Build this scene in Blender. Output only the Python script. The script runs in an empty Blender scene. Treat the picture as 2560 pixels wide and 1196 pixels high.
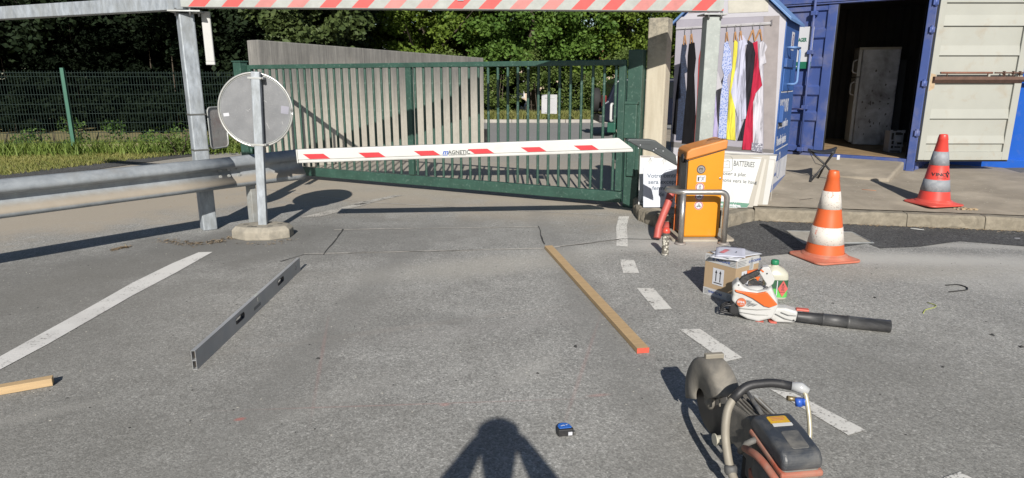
import bpy, math, random
import numpy as np
from mathutils import Vector, Matrix
R = math.radians
random.seed(7)
sc = bpy.context.scene
COL = sc.collection
# ---------------------------------------------------------------- camera, world, sun, exposure
FPX, PITCH, EYE = 1630.0, R(13.7), 1.55
cam = bpy.data.cameras.new('camera'); cam.sensor_width = 36; cam.lens = FPX / 2560 * 36
cam.clip_start = 0.03; cam.clip_end = 2000
co = bpy.data.objects.new('camera', cam); COL.objects.link(co)
co.location = (0, 0, EYE); co.rotation_euler = (R(90) - PITCH, 0, 0)
sc.camera = co
SUN_EL, SUN_AZ = R(29.5), R(1.2)
w = bpy.data.worlds.new('World'); sc.world = w; w.use_nodes = True
nt = w.node_tree; nt.nodes.clear()
sky = nt.nodes.new('ShaderNodeTexSky'); sky.sky_type = 'NISHITA'; sky.sun_disc = False
sky.sun_elevation = SUN_EL; sky.sun_rotation = R(180); sky.air_density = 1.0; sky.dust_density = 0.6; sky.ozone_density = 1.5
bg = nt.nodes.new('ShaderNodeBackground'); bg.inputs[1].default_value = 0.048
wo = nt.nodes.new('ShaderNodeOutputWorld')
nt.links.new(sky.outputs[0], bg.inputs[0]); nt.links.new(bg.outputs[0], wo.inputs[0])
sl = bpy.data.lights.new('sun', 'SUN'); sl.energy = 4.3; sl.angle = R(0.5); sl.color = (1.0, 0.95, 0.87)
so = bpy.data.objects.new('sun', sl); COL.objects.link(so)
SD = Vector((-math.sin(SUN_AZ) * math.cos(SUN_EL), math.cos(SUN_AZ) * math.cos(SUN_EL), -math.sin(SUN_EL)))
so.rotation_euler = SD.to_track_quat('-Z', 'Y').to_euler(); so.location = (0, -8, 12)
sc.view_settings.view_transform = 'Standard'; sc.view_settings.look = 'None'
sc.view_settings.exposure = 0.70; sc.view_settings.gamma = 1; sc.view_settings.use_curve_mapping = False
sc.render.engine = 'CYCLES'; sc.cycles.max_bounces = 6; sc.cycles.use_denoising = True

# ---------------------------------------------------------------- measuring: a sight line of the survey meets a plane
_c, _s = math.cos(PITCH), math.sin(PITCH)
def ray(px, py):
    u = (px - 1280) / FPX; v = (598 - py) / FPX
    return Vector((u, _c + v * _s, -_s + v * _c))
def G(px, py, z=0.0):
    d = ray(px, py); t = (z - EYE) / d.z
    return Vector((d.x * t, d.y * t, z))
def AY(px, py, Y):
    d = ray(px, py); t = Y / d.y
    return Vector((d.x * t, Y, EYE + d.z * t))
def APL(px, py, o, n):
    d = ray(px, py); c = Vector((0, 0, EYE)); t = (Vector(o) - c).dot(n) / d.dot(n)
    return c + d * t

# ---------------------------------------------------------------- materials
MATS = {}
KEEP = {'kerb_concrete', 'pavement_concrete', 'pale_joint_filler', 'dark_joint', 'pale_concrete', 'cast_concrete', 'verge_soil', 'bank_soil'}
class NB:
    def __init__(s, m):
        m.use_nodes = True; s.t = m.node_tree; s.b = s.t.nodes['Principled BSDF']
    def n(s, typ, **kw):
        x = s.t.nodes.new('ShaderNode' + typ)
        for k, v in kw.items(): setattr(x, k, v)
        return x
    def l(s, a, b): s.t.links.new(a, b)
    def coord(s, scale=(1, 1, 1), kind='Object'):
        tc = s.n('TexCoord'); mp = s.n('Mapping'); mp.inputs['Scale'].default_value = scale
        s.l(tc.outputs[kind], mp.inputs[0]); return mp.outputs[0]
    def noise(s, co, scale, detail=4, rough=.55, dist=0):
        x = s.n('TexNoise'); s.l(co, x.inputs['Vector']); x.inputs['Scale'].default_value = scale
        x.inputs['Detail'].default_value = detail; x.inputs['Roughness'].default_value = rough; x.inputs['Distortion'].default_value = dist
        return x.outputs['Fac']
    def ramp(s, f, stops):
        x = s.n('ValToRGB'); s.l(f, x.inputs[0]); e = x.color_ramp.elements
        while len(e) > len(stops): e.remove(e[-1])
        while len(e) < len(stops): e.new(1)
        for i, (p, c) in enumerate(stops):
            e[i].position = p; e[i].color = (c, c, c, 1) if isinstance(c, (int, float)) else (*c, 1)
        return x.outputs[0]
    def val(s, v):
        return v
    def math(s, op, a, b=None, c=None, clamp=False):
        x = s.n('Math', operation=op, use_clamp=clamp)
        for i, v in enumerate((a, b, c)):
            if v is None: continue
            if isinstance(v, (int, float)): x.inputs[i].default_value = v
            else: s.l(v, x.inputs[i])
        return x.outputs[0]
    def mix(s, f, a, b, typ='MIX'):
        x = s.n('Mix', data_type='RGBA', blend_type=typ)
        for i, v in ((0, f), (6, a), (7, b)):
            if isinstance(v, (int, float)): x.inputs[i].default_value = v
            elif isinstance(v, tuple): x.inputs[i].default_value = (*v, 1)
            else: s.l(v, x.inputs[i])
        return x.outputs[2]
    def bump(s, h, strength, dist):
        x = s.n('Bump'); s.l(h, x.inputs['Height']); x.inputs['Strength'].default_value = strength; x.inputs['Distance'].default_value = dist
        s.l(x.outputs[0], s.b.inputs['Normal']); return x
def M(name, col, rough=.6, metal=0, var=.12, vs=6, bump=0, bs=60, dirt=None, trans=0, stretch=(1, 1, 1), spec=.5):
    if name in MATS: return MATS[name]
    if name not in KEEP: col = tuple(x * .84 for x in col)
    m = bpy.data.materials.new(name); MATS[name] = m; nb = NB(m)
    c = nb.coord(stretch)
    n1 = nb.noise(c, vs, 5, .6)
    f = nb.ramp(n1, [(.3, 1 - var), (.7, 1 + var)])
    base = nb.mix(1.0, tuple(col), f, 'MULTIPLY')
    if dirt:
        dc, amt, ds = dirt
        n2 = nb.noise(c, ds, 6, .65, .4)
        k = nb.ramp(n2, [(.62 - amt * .35, 0.0), (.74, 1.0)])
        k = nb.math('MULTIPLY', k, min(1, amt + .3))
        base = nb.mix(k, base, tuple(dc))
        rr = nb.math('MULTIPLY_ADD', k, .3, rough, clamp=True); nb.l(rr, nb.b.inputs['Roughness'])
    else:
        rr = nb.math('MULTIPLY_ADD', n1, .2, rough - .1, clamp=True); nb.l(rr, nb.b.inputs['Roughness'])
    nb.l(base, nb.b.inputs['Base Color'])
    nb.b.inputs['Metallic'].default_value = metal
    nb.b.inputs['Specular IOR Level'].default_value = spec
    if trans: nb.b.inputs['Transmission Weight'].default_value = trans
    if bump:
        nb.bump(nb.noise(c, bs, 4, .6), min(1, bump), .004)
    return m

# ---------------------------------------------------------------- mesh building
TM = {}
def xf(loc=(0, 0, 0), rz=0, rx=0, ry=0):
    return Matrix.Translation(loc) @ Matrix.Rotation(rz, 4, 'Z') @ Matrix.Rotation(ry, 4, 'Y') @ Matrix.Rotation(rx, 4, 'X')
def frame(o, x, y):
    x = Vector(x).normalized(); y = Vector(y); y = (y - x * y.dot(x)).normalized(); z = x.cross(y)
    m = Matrix((x, y, z)).transposed().to_4x4(); m.translation = Vector(o); return m
def tagp(o, label=None, cat=None, group=None, kind=None):
    for k, v in (('label', label), ('category', cat), ('group', group), ('kind', kind)):
        if v: o[k] = v
    return o
def thing(name, label, cat, loc=(0, 0, 0), rz=0, group=None, kind=None):
    o = bpy.data.objects.new(name, None); COL.objects.link(o); o.location = loc; o.rotation_euler = (0, 0, rz)
    o.empty_display_size = .1
    TM[o.name] = xf(loc, rz); return tagp(o, label, cat, group, kind)
class MB:
    def __init__(s): s.v = []; s.f = []; s.sm = []
    def add(s, vs, fs, smooth=False, m=None):
        b = len(s.v)
        for p in vs:
            p = Vector(p); s.v.append(m @ p if m is not None else p)
        for f in fs: s.f.append([b + i for i in f]); s.sm.append(smooth)
        return s
    def box(s, c, d, m=None, taper=0):
        x, y, z = c; a, b, h = d[0] / 2, d[1] / 2, d[2] / 2; k = 1 - taper
        vs = [(x - a, y - b, z - h), (x + a, y - b, z - h), (x + a, y + b, z - h), (x - a, y + b, z - h),
              (x - a * k, y - b * k, z + h), (x + a * k, y - b * k, z + h), (x + a * k, y + b * k, z + h), (x - a * k, y + b * k, z + h)]
        return s.add(vs, [(0, 3, 2, 1), (4, 5, 6, 7), (0, 1, 5, 4), (1, 2, 6, 5), (2, 3, 7, 6), (3, 0, 4, 7)], False, m)
    def bb(s, a, b, m=None):
        return s.box([(a[i] + b[i]) / 2 for i in range(3)], [abs(b[i] - a[i]) for i in range(3)], m)
    def prism(s, poly, h, m=None, smooth=False):
        """polygon in local xy, extruded from z=0 to z=h"""
        ar = sum(poly[i][0] * poly[(i + 1) % len(poly)][1] - poly[(i + 1) % len(poly)][0] * poly[i][1] for i in range(len(poly)))
        if (ar < 0) != (h < 0): poly = poly[::-1]
        n = len(poly); vs = [(p[0], p[1], 0) for p in poly] + [(p[0], p[1], h) for p in poly]
        fs = [list(range(n))[::-1], list(range(n, 2 * n))]
        s.add(vs, fs, False, m); b = len(s.v) - 2 * n
        for i in range(n):
            j = (i + 1) % n; s.f.append([b + i, b + j, b + n + j, b + n + i]); s.sm.append(smooth)
        return s
    def tube(s, pts, r, seg=10, m=None, caps=True, smooth=True):
        pts = [Vector(p) for p in pts]; n = len(pts); rr = r if isinstance(r, (list, tuple)) else [r] * n
        t0 = (pts[1] - pts[0]).normalized(); up = Vector((0, 0, 1)) if abs(t0.z) < .9 else Vector((1, 0, 0))
        nrm = (up - t0 * up.dot(t0)).normalized(); vs = []
        for i, p in enumerate(pts):
            t = (pts[min(i + 1, n - 1)] - pts[max(i - 1, 0)]).normalized()
            nrm = (nrm - t * nrm.dot(t)).normalized(); bi = t.cross(nrm)
            for k in range(seg):
                a = 2 * math.pi * k / seg; vs.append(p + (nrm * math.cos(a) + bi * math.sin(a)) * rr[i])
        fs = [[i * seg + k, i * seg + (k + 1) % seg, (i + 1) * seg + (k + 1) % seg, (i + 1) * seg + k] for i in range(n - 1) for k in range(seg)]
        s.add(vs, fs, smooth, m); b = len(s.v) - len(vs)
        if caps:
            s.f.append([b + k for k in range(seg)][::-1]); s.sm.append(False)
            s.f.append([b + (n - 1) * seg + k for k in range(seg)]); s.sm.append(False)
        return s
    def cyl(s, a, b, r, seg=16, m=None): return s.tube([a, b], r, seg, m)
    def lathe(s, prof, seg=24, m=None, smooth=True, cap=True):
        vs = []; n = len(prof)
        for r, z in prof:
            for k in range(seg):
                a = 2 * math.pi * k / seg; vs.append((r * math.cos(a), r * math.sin(a), z))
        fs = [[i * seg + k, i * seg + (k + 1) % seg, (i + 1) * seg + (k + 1) % seg, (i + 1) * seg + k] for i in range(n - 1) for k in range(seg)]
        s.add(vs, fs, smooth, m); b = len(s.v) - len(vs)
        if cap:
            s.f.append([b + k for k in range(seg)][::-1]); s.sm.append(False)
            s.f.append([b + (n - 1) * seg + k for k in range(seg)]); s.sm.append(False)
        return s
    def build(s, name, mat, parent=None, bev=0, world=False, solid=0, sub=0, seg=2):
        me = bpy.data.meshes.new(name)
        vs = s.v
        if world and parent is not None:
            inv = TM[parent.name].inverted(); vs = [inv @ v for v in vs]
        me.from_pydata([tuple(v) for v in vs], [], s.f)
        me.polygons.foreach_set('use_smooth', s.sm); me.materials.append(mat)
        me.validate(); me.update()
        o = bpy.data.objects.new(name, me); COL.objects.link(o)
        if parent is not None: o.parent = parent
        if solid:
            d = o.modifiers.new('solid', 'SOLIDIFY'); d.thickness = solid; d.offset = 0
        if bev:
            d = o.modifiers.new('bevel', 'BEVEL'); d.width = bev; d.segments = seg; d.limit_method = 'ANGLE'; d.angle_limit = R(35)
            d.harden_normals = False
        if sub:
            d = o.modifiers.new('sub', 'SUBSURF'); d.levels = sub; d.render_levels = sub
        return o
def struct(o, label=None): o['kind'] = 'structure'; return o
def B(name, c, d, mat, parent=None, bev=0, m=None, world=False): return MB().box(c, d, m).build(name, mat, parent, bev, world)
def T(name, pts, r, mat, parent=None, seg=10, world=False): return MB().tube(pts, r, seg).build(name, mat, parent, 0, world)
def arc(path, rad=.05, n=5):
    """round the corners of a path"""
    P = [Vector(p) for p in path]; out = [P[0]]
    for i in range(1, len(P) - 1):
        a, b, c = P[i - 1], P[i], P[i + 1]; u = (a - b); v = (c - b); r = min(rad, u.length * .45, v.length * .45)
        p, q = b + u.normalized() * r, b + v.normalized() * r
        for k in range(n + 1):
            t = k / n; out.append(p * (1 - t) ** 2 + b * 2 * t * (1 - t) + q * t ** 2)
    out.append(P[-1]); return out
def text(s, size, mat, parent, m, xs=1.0, bold=0.0, align='LEFT', world=False, name='lettering', shear=0):
    cu = bpy.data.curves.new(name, 'FONT'); cu.body = s; cu.size = size; cu.extrude = .0004; cu.offset = bold
    cu.align_x = align; cu.shear = shear; cu.resolution_u = 3; cu.materials.append(mat)
    o = bpy.data.objects.new(name, cu); COL.objects.link(o); o.parent = parent
    mm = m @ Matrix.Diagonal((xs, 1, 1, 1))
    if world and parent is not None: mm = TM[parent.name].inverted() @ mm
    o.matrix_local = mm; return o
def disc(r, seg=28): return [(r * math.cos(2 * math.pi * k / seg), r * math.sin(2 * math.pi * k / seg)) for k in range(seg)]
def rrect(w_, h, r, n=4, cx=0, cy=0):
    out = []
    for sx, sy, a0 in ((1, 1, 0), (-1, 1, 90), (-1, -1, 180), (1, -1, 270)):
        for k in range(n + 1):
            a = R(a0 + 90 * k / n); out.append((cx + sx * (w_ / 2 - r) + r * math.cos(a), cy + sy * (h / 2 - r) + r * math.sin(a)))
    return out
def decal(poly, mat, parent, m, z0=0, h=.001, name='sticker', world=False):
    return MB().prism(poly, h, m @ Matrix.Translation((0, 0, z0))).build(name, mat, parent, 0, world)
def strokes(segs, wd, m=None, h=.001):
    """thin bars in the local xy plane, for line drawings and print"""
    b = MB(); m = m if m is not None else Matrix.Identity(4)
    for (x0, y0, x1, y1) in segs:
        d = Vector((x1 - x0, y1 - y0)); 
        if d.length < 1e-6: continue
        n = Vector((-d.y, d.x)).normalized() * wd / 2
        b.prism([(x0 + n.x, y0 + n.y), (x1 + n.x, y1 + n.y), (x1 - n.x, y1 - n.y), (x0 - n.x, y0 - n.y)], h, m)
    return b
def ringpts(cx, cy, r, n=20): 
    p = [(cx + r * math.cos(2 * math.pi * k / n), cy + r * math.sin(2 * math.pi * k / n)) for k in range(n + 1)]
    return [(p[i][0], p[i][1], p[i + 1][0], p[i + 1][1]) for i in range(n)]
def copytree(o, loc, rz, label=None):
    r = o.copy(); COL.objects.link(r); r.location = loc; r.rotation_euler = (0, 0, rz)
    if label: r['label'] = label
    for ch in o.children:
        c = ch.copy(); COL.objects.link(c); c.parent = r
        for g in ch.children:
            d = g.copy(); COL.objects.link(d); d.parent = c
    return r
def rawmesh(name, V, F4, mat, parent=None, kind=None):
    me = bpy.data.meshes.new(name); n = len(V); k = F4.shape[1]; m = len(F4)
    me.vertices.add(n); me.vertices.foreach_set('co', np.ascontiguousarray(V, dtype=np.float32).ravel())
    me.loops.add(m * k); me.loops.foreach_set('vertex_index', np.ascontiguousarray(F4, dtype=np.int32).ravel())
    me.polygons.add(m); me.polygons.foreach_set('loop_start', np.arange(0, m * k, k, dtype=np.int32))
    me.polygons.foreach_set('loop_total', np.full(m, k, dtype=np.int32))
    me.update(calc_edges=True); me.materials.append(mat)
    o = bpy.data.objects.new(name, me); COL.objects.link(o)
    if parent is not None: o.parent = parent
    if kind: o['kind'] = kind
    return o

# ---------------------------------------------------------------- shared materials
GALV = M('galvanised_steel', (.37, .405, .445), .5, .3, .34, 22, .2, 120, ((.22, .235, .24), .65, 9), stretch=(1, 1, .35))
GALV_D = M('dull_galvanised_steel', (.40, .42, .42), .5, .3, .2, 9, .1, 90, ((.26, .235, .19), .5, 4))
STEEL = M('brushed_steel', (.50, .48, .45), .34, .85, .08, 30)
GREEN = M('green_paint', (.028, .074, .056), .5, 0, .2, 5, .2, 60, ((.20, .28, .24), .16, 26))
BLACK = M('black_plastic', (.022, .022, .024), .5, 0, .25, 9, .1, 80, ((.11, .10, .09), .3, 7))
RUBBER = M('black_rubber', (.018, .018, .018), .8)
WHITEP = M('white_plastic', (.50, .50, .49), .45, 0, .05, 5, 0, 60, ((.36, .34, .30), .1, 8))
WHITEB = M('white_board', (.46, .47, .47), .5, 0, .05, 3, 0, 60, ((.38, .36, .32), .18, 4))
PAPER = M('white_paper', (.52, .53, .57), .8, 0, .03)
INK = M('black_ink', (.02, .02, .025), .6, 0, .1)
INKB = M('blue_ink', (.03, .07, .25), .6, 0, .1)
INKG = M('grey_ink', (.13, .14, .15), .6, 0, .1)
DGREEN = M('dark_green_print', (.01, .13, .075), .5, 0, .1)
REDP = M('red_print', (.55, .045, .04), .5, 0, .1)
ORANGE = M('orange_paint', (.62, .245, .010), .38, 0, .05, 3, 0, 60, ((.45, .20, .05), .1, 6))
WOOD = M('pine_wood', (.46, .32, .17), .7, 0, .2, 9, .2, 60, ((.33, .24, .15), .3, 6), stretch=(14, 1, 14))
CONC = M('old_concrete', (.36, .33, .27), .9, 0, .18, 3, .6, 40, ((.20, .19, .16), .5, 2.5))
# ================================================================ GROUND
def blob(nb, xy, cx, cy, rx, ry, rot=0, soft=.35, dist=None):
    """soft ellipse mask with a ragged edge, in metres on the ground"""
    x, y = xy; a = R(rot); ca, sa = math.cos(a), math.sin(a)
    dx = nb.math('SUBTRACT', x, cx); dy = nb.math('SUBTRACT', y, cy)
    u = nb.math('DIVIDE', nb.math('ADD', nb.math('MULTIPLY', dx, ca), nb.math('MULTIPLY', dy, sa)), rx)
    v = nb.math('DIVIDE', nb.math('SUBTRACT', nb.math('MULTIPLY', dy, ca), nb.math('MULTIPLY', dx, sa)), ry)
    d = nb.math('SQRT', nb.math('ADD', nb.math('MULTIPLY', u, u), nb.math('MULTIPLY', v, v)))
    if dist is not None: d = nb.math('ADD', d, dist)
    x_ = nb.n('MapRange', interpolation_type='SMOOTHSTEP'); nb.l(d, x_.inputs[0])
    x_.inputs[1].default_value = 1 + soft; x_.inputs[2].default_value = 1 - soft; x_.inputs[3].default_value = 0; x_.inputs[4].default_value = 1
    return x_.outputs[0]
def asphalt(name, light, dark, stains_and_falloff=True, grain=150):
    m = bpy.data.materials.new(name); nb = NB(m); c = nb.coord()
    sp = nb.n('SeparateXYZ'); nb.l(c, sp.inputs[0]); xy = (sp.outputs[0], sp.outputs[1])
    vo = nb.n('TexVoronoi'); vo.inputs['Scale'].default_value = grain; nb.l(c, vo.inputs['Vector'])
    sc_ = nb.n('SeparateColor'); nb.l(vo.outputs['Color'], sc_.inputs[0])
    vo2 = nb.n('TexVoronoi'); vo2.inputs['Scale'].default_value = grain * .55; nb.l(c, vo2.inputs['Vector'])
    sc2 = nb.n('SeparateColor'); nb.l(vo2.outputs['Color'], sc2.inputs[0])
    gsum = nb.math('ADD', nb.math('MULTIPLY', sc_.outputs[0], .6), nb.math('MULTIPLY', sc2.outputs[1], .4))
    base = nb.ramp(gsum, [(.10, dark), (.5, tuple((dark[i] + light[i]) / 2 for i in range(3))), (.85, light), (1.0, tuple(min(.6, x * 1.5) for x in light))])
    n1 = nb.noise(c, .55, 5, .6); n2 = nb.noise(c, 3.2, 6, .65); n3 = nb.noise(c, 28, 3, .6)
    f = nb.ramp(n1, [(.25, .74), (.75, 1.20)]); base = nb.mix(1, base, f, 'MULTIPLY')
    f = nb.ramp(n2, [(.2, .84), (.8, 1.14)]); base = nb.mix(1, base, f, 'MULTIPLY')
    f = nb.ramp(n3, [(.2, .90), (.8, 1.10)]); base = nb.mix(1, base, f, 'MULTIPLY')
    hb = nb.math('MULTIPLY', vo.outputs['Distance'], -1.0)
    if stains_and_falloff:
        ed = nb.math('MULTIPLY_ADD', nb.noise(c, 1.6, 5, .65), 1.4, -.7)
        ed2 = nb.math('MULTIPLY_ADD', nb.noise(c, 5, 5, .7), 1.0, -.5)
        tan = (.34, .295, .235); pale = (.40, .39, .365); dk = (.12, .118, .112)
        # tan dust behind the guard rail, in front of and behind the gate
        for (cx, cy, rx, ry, rot, col, k, soft, dd) in (
            (-6.2, 7.8, 4.2, 1.9, 38, tan, .85, .4, ed), (-1.0, 10.6, 7.5, 2.6, -12, tan, .62, .5, ed), (-1.6, 8.5, 3.0, .45, -27, tan, .45, .5, ed),
            (1.0, 8.2, 1.6, .4, -20, tan, .6, .5, ed), (-.6, 13.0, 6, 2.4, 0, (.26, .24, .21), .4, .5, ed),
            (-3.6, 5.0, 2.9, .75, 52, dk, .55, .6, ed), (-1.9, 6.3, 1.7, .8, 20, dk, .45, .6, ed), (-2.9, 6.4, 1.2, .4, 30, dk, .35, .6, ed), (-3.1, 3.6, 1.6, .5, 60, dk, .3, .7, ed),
            (1.55, 6.35, .5, .42, 0, pale, .62, .6, ed2), (1.1, 6.0, .9, .16, 10, pale, .35, .6, ed2),
            (3.6, 5.6, 1.5, .20, -6, pale, .8, .8, ed2), (4.6, 4.9, 1.2, .5, -10, pale, .5, .7, ed2), (3.2, 5.2, 1.0, .2, 5, (.3, .28, .24), .4, .8, ed2),
            (4.3, 6.1, 1.8, .10, -8, pale, .5, .8, ed2), (-.9, 3.0, .4, .12, 40, pale, .2, .7, ed2), (-2.3, 2.8, .3, .05, 30, pale, .35, .7, ed2), (.1, 3.3, .2, .08, 50, pale, .3, .7, ed2),
            (0.0, 4.0, 1.0, .10, 18, (.26, .25, .24), .25, .7, ed), (-.8, 3.9, 1.2, .035, 22, (.27, .25, .23), .3, .6, ed),
            (.15, 6.8, 1.6, .5, 0, (.20, .195, .185), .25, .7, ed), (.5, 5.0, .16, 2.6, 4, (.17, .168, .16), .55, .8, ed), (-1.1, 4.6, .14, 2.8, -5, (.17, .168, .16), .55, .8, ed), (-.2, 5.4, .9, .25, 20, (.36, .345, .31), .5, .8, ed), (1.9, 3.5, .5, .3, 30, (.14, .14, .135), .3, .8, ed2), (-.4, 4.1, .18, .10, 0, (.13, .13, .125), .35, .7, ed2), (-3.0, 3.2, 1.9, 2.2, 10, (.155, .148, .132), .45, .8, ed), (2.6, 2.4, 2.0, 1.3, 0, (.17, .165, .145), .30, .9, ed), (-.9, 2.2, 1.2, .5, 0, (.17, .165, .145), .2, .9, ed)):  # last broad ovals darken the near ground: lens falloff in the colour, plus dirt
            k_ = nb.math('MULTIPLY', blob(nb, xy, cx, cy, rx, ry, rot, soft, dd), k); base = nb.mix(k_, base, col)
        # chalk red spots of a string line sprayed on the road
        for (cx, cy, rx, ry, rot, k) in ((-1.28, 2.78, .022, .014, 20, .6), (-1.1, 3.5, .010, .55, 12, .10), (.42, 3.45, .010, .6, -14, .10), (.44, 3.02, .05, .014, 10, .22), (-.55, 2.92, .7, .006, 4, .14), (-.33, 2.92, .02, .012, 10, .3)):
            k_ = nb.math('MULTIPLY', blob(nb, xy, cx, cy, rx, ry, rot, .7, ed2), k); base = nb.mix(k_, base, (.40, .10, .08))
        # the public road beyond the gate is a darker, cleaner asphalt
        far = nb.n('MapRange', interpolation_type='SMOOTHSTEP'); nb.l(nb.math('ADD', xy[1], nb.math('MULTIPLY', ed, .3)), far.inputs[0])
        far.inputs[1].default_value = 15.4; far.inputs[2].default_value = 16.2
        base = nb.mix(nb.math('MULTIPLY', far.outputs[0], .8), base, (.19, .19, .195))
    nb.l(base, nb.b.inputs['Base Color']); nb.b.inputs['Roughness'].default_value = .88; nb.b.inputs['Specular IOR Level'].default_value = .3
    nb.bump(nb.math('ADD', hb, nb.math('MULTIPLY', n3, .4)), .22, .005)
    return m
ASPH = asphalt('worn_asphalt', (.350, .346, .328), (.150, .149, .143))
ASPH_N = asphalt('fresh_asphalt', (.115, .115, .115), (.022, .022, .023), False, 120)
g = MB(); 
g.add([(-400, -60, 0), (400, -60, 0), (400, 600, 0), (-400, 600, 0)], [(0, 1, 2, 3)])
ground = struct(g.build('ground', ASPH))

def sheet(name, pts, z, mat, **k):
    b = MB(); b.add([(p[0], p[1], z) for p in pts], [list(range(len(pts)))])
    o = b.build(name, mat); 
    if o.data.polygons[0].normal.z < 0: o.data.flip_normals()
    return struct(o)
# white paint, worn through to the grain
def paint(name, col, wear):
    m = bpy.data.materials.new(name); nb = NB(m); c = nb.coord()
    n = nb.noise(c, 55, 5, .7); n2 = nb.noise(c, 6, 4, .6)
    k = nb.ramp(nb.math('ADD', nb.math('MULTIPLY', n, .7), nb.math('MULTIPLY', n2, .3)), [(wear, 0.0), (wear + .07, 1.0)])
    b = nb.mix(nb.ramp(nb.noise(c, 3, 4, .6), [(.3, .85), (.7, 1.1)]), (0, 0, 0), tuple(col), 'MIX')
    nb.l(nb.mix(k, (.15, .14, .13), b), nb.b.inputs['Base Color']); nb.b.inputs['Roughness'].default_value = .85
    nb.bump(n, .4, .004); return m
LINEW = paint('road_paint', (.54, .53, .50), .405); LINES = paint('solid_road_paint', (.54, .53, .51), .365)
LINEO = paint('old_road_paint', (.42, .40, .36), .44)
def ragged(p, q, wd, n=14, j=.006, w2=None):
    """outline of a painted line with slightly uneven edges"""
    p, q = Vector(p[:2]), Vector(q[:2]); d = q - p; nn = Vector((-d.y, d.x)).normalized(); w2 = w2 or wd
    L = [p + d * (i / n) + nn * ((wd + (w2 - wd) * i / n) / 2 + random.uniform(-j, j)) for i in range(n + 1)]
    Rr = [p + d * (i / n) - nn * ((wd + (w2 - wd) * i / n) / 2 + random.uniform(-j, j)) for i in range(n + 1)]
    return [tuple(v) for v in L] + [tuple(v) for v in Rr[::-1]]
sheet('edge_marking', [tuple(G(*p)[:2]) for p in ((497, 632), (532, 631), (440, 683), (330, 741), (240, 793), (120, 862), (0, 926), (-180, 1030), (-180, 985), (0, 893), (110, 832), (230, 766), (330, 709), (430, 660))], .004, LINES)
quads = [((1547, 542), (1573, 542), (1567, 565), (1569, 600), (1569, 618), (1541, 616), (1541, 590), (1540, 572)),
         ((1549, 650), (1585, 651), (1598, 684), (1558, 684)),
         ((1592, 722), (1633, 721), (1680, 774), (1637, 776)),
         ((1698, 825), (1750, 824), (1856, 896), (1812, 906)),
         ((1925, 975), (1985, 985), (2164, 1077), (2120, 1090)),
         ((2358, 1196), (2400, 1182), (2560, 1265), (2500, 1300))]
for q in quads: sheet('dashed_marking', [tuple(G(*p)[:2]) for p in q], .004, LINEW)
sheet('faded_marking', [tuple(G(*p)[:2]) for p in ((750, 545), (800, 543), (935, 507), (890, 511))], .004, LINEO)
sheet('gate_marking', [tuple(G(*p)[:2]) for p in ((870, 513), (905, 512), (1010, 489), (985, 489))], .004, LINEO)
CRK = M('dark_joint', (.03, .03, .03), .9); CRKL = M('pale_joint_filler', (.36, .34, .31), .9, 0, .3, 30)
def crack(pts, wd, mat, z=.004, name='asphalt_joint'):
    P = [Vector(G(*p)[:2]) for p in pts]; b = MB()
    for i in range(len(P) - 1):
        n = max(2, int((P[i + 1] - P[i]).length / .12)); last = None
        d = (P[i + 1] - P[i]); nn = Vector((-d.y, d.x)).normalized()
        for k in range(n + 1):
            c = P[i] + d * k / n + nn * random.uniform(-.008, .008); h = wd * random.uniform(.25, .75)
            cur = (c + nn * h, c - nn * h)
            if last: b.add([(*last[0], z), (*last[1], z), (*cur[1], z), (*cur[0], z)], [(0, 1, 2, 3)])
            last = cur
    return struct(b.build(name, mat))
crack([(808, 638), (858, 574)], .014, CRK); crack([(1345, 566), (1361, 612)], .014, CRK)
crack([(760, 636), (1360, 622), (1545, 600)], .024, CRKL, .004); crack([(835, 575), (1345, 568)], .020, CRKL, .004)
crack([(700, 655), (760, 637), (808, 636)], .012, CRK, .005); crack([(870, 634), (980, 630), (1100, 629), (1210, 625)], .007, CRK, .006); crack([(640, 470), (900, 505), (1190, 522), (1540, 540)], .020, CRKL, .004)
crack([(1400, 618), (1560, 598), (1650, 600)], .014, CRK, .005)
# fresh strip along the kerb, and the pale concrete lid of a chamber
sheet('fresh_asphalt_strip', [tuple(G(*p)[:2]) for p in ((1800, 565), (1890, 553), (2200, 563), (2620, 582), (2800, 590), (2800, 625), (2560, 617), (2400, 604), (2300, 618), (2200, 622), (2170, 610), (2010, 632), (1880, 645), (1830, 620))], .004, ASPH_N)
sheet('verge_shade_strip', [tuple(G(*p)[:2]) for p in ((-220, 466), (0, 439), (220, 411), (430, 384), (600, 366), (600, 377), (430, 398), (220, 428), (0, 459), (-220, 490))], .008, ASPH_N)  # shadowed kerb edge of the verge, painted as a dark asphalt sheet
lid = thing('chamber_lid', 'flat pale concrete chamber lid set in the fresh black asphalt behind the front cone', 'manhole cover', (0, 0, 0))
lp = [G(*p) for p in ((1968, 580), (2128, 583), (2180, 609), (2010, 610))]
MB().prism([(p.x, p.y) for p in lp], .008).build('slab', M('pale_concrete', (.30, .28, .24), .9, 0, .15, 20, .9, 90), lid)
lc = sum(lp, Vector()) / 4
MB().tube([p + (lc - p) * -.03 + Vector((0, 0, .006)) for p in lp + [lp[0]]], .008, 6).build('rim', GALV_D, lid)

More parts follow.
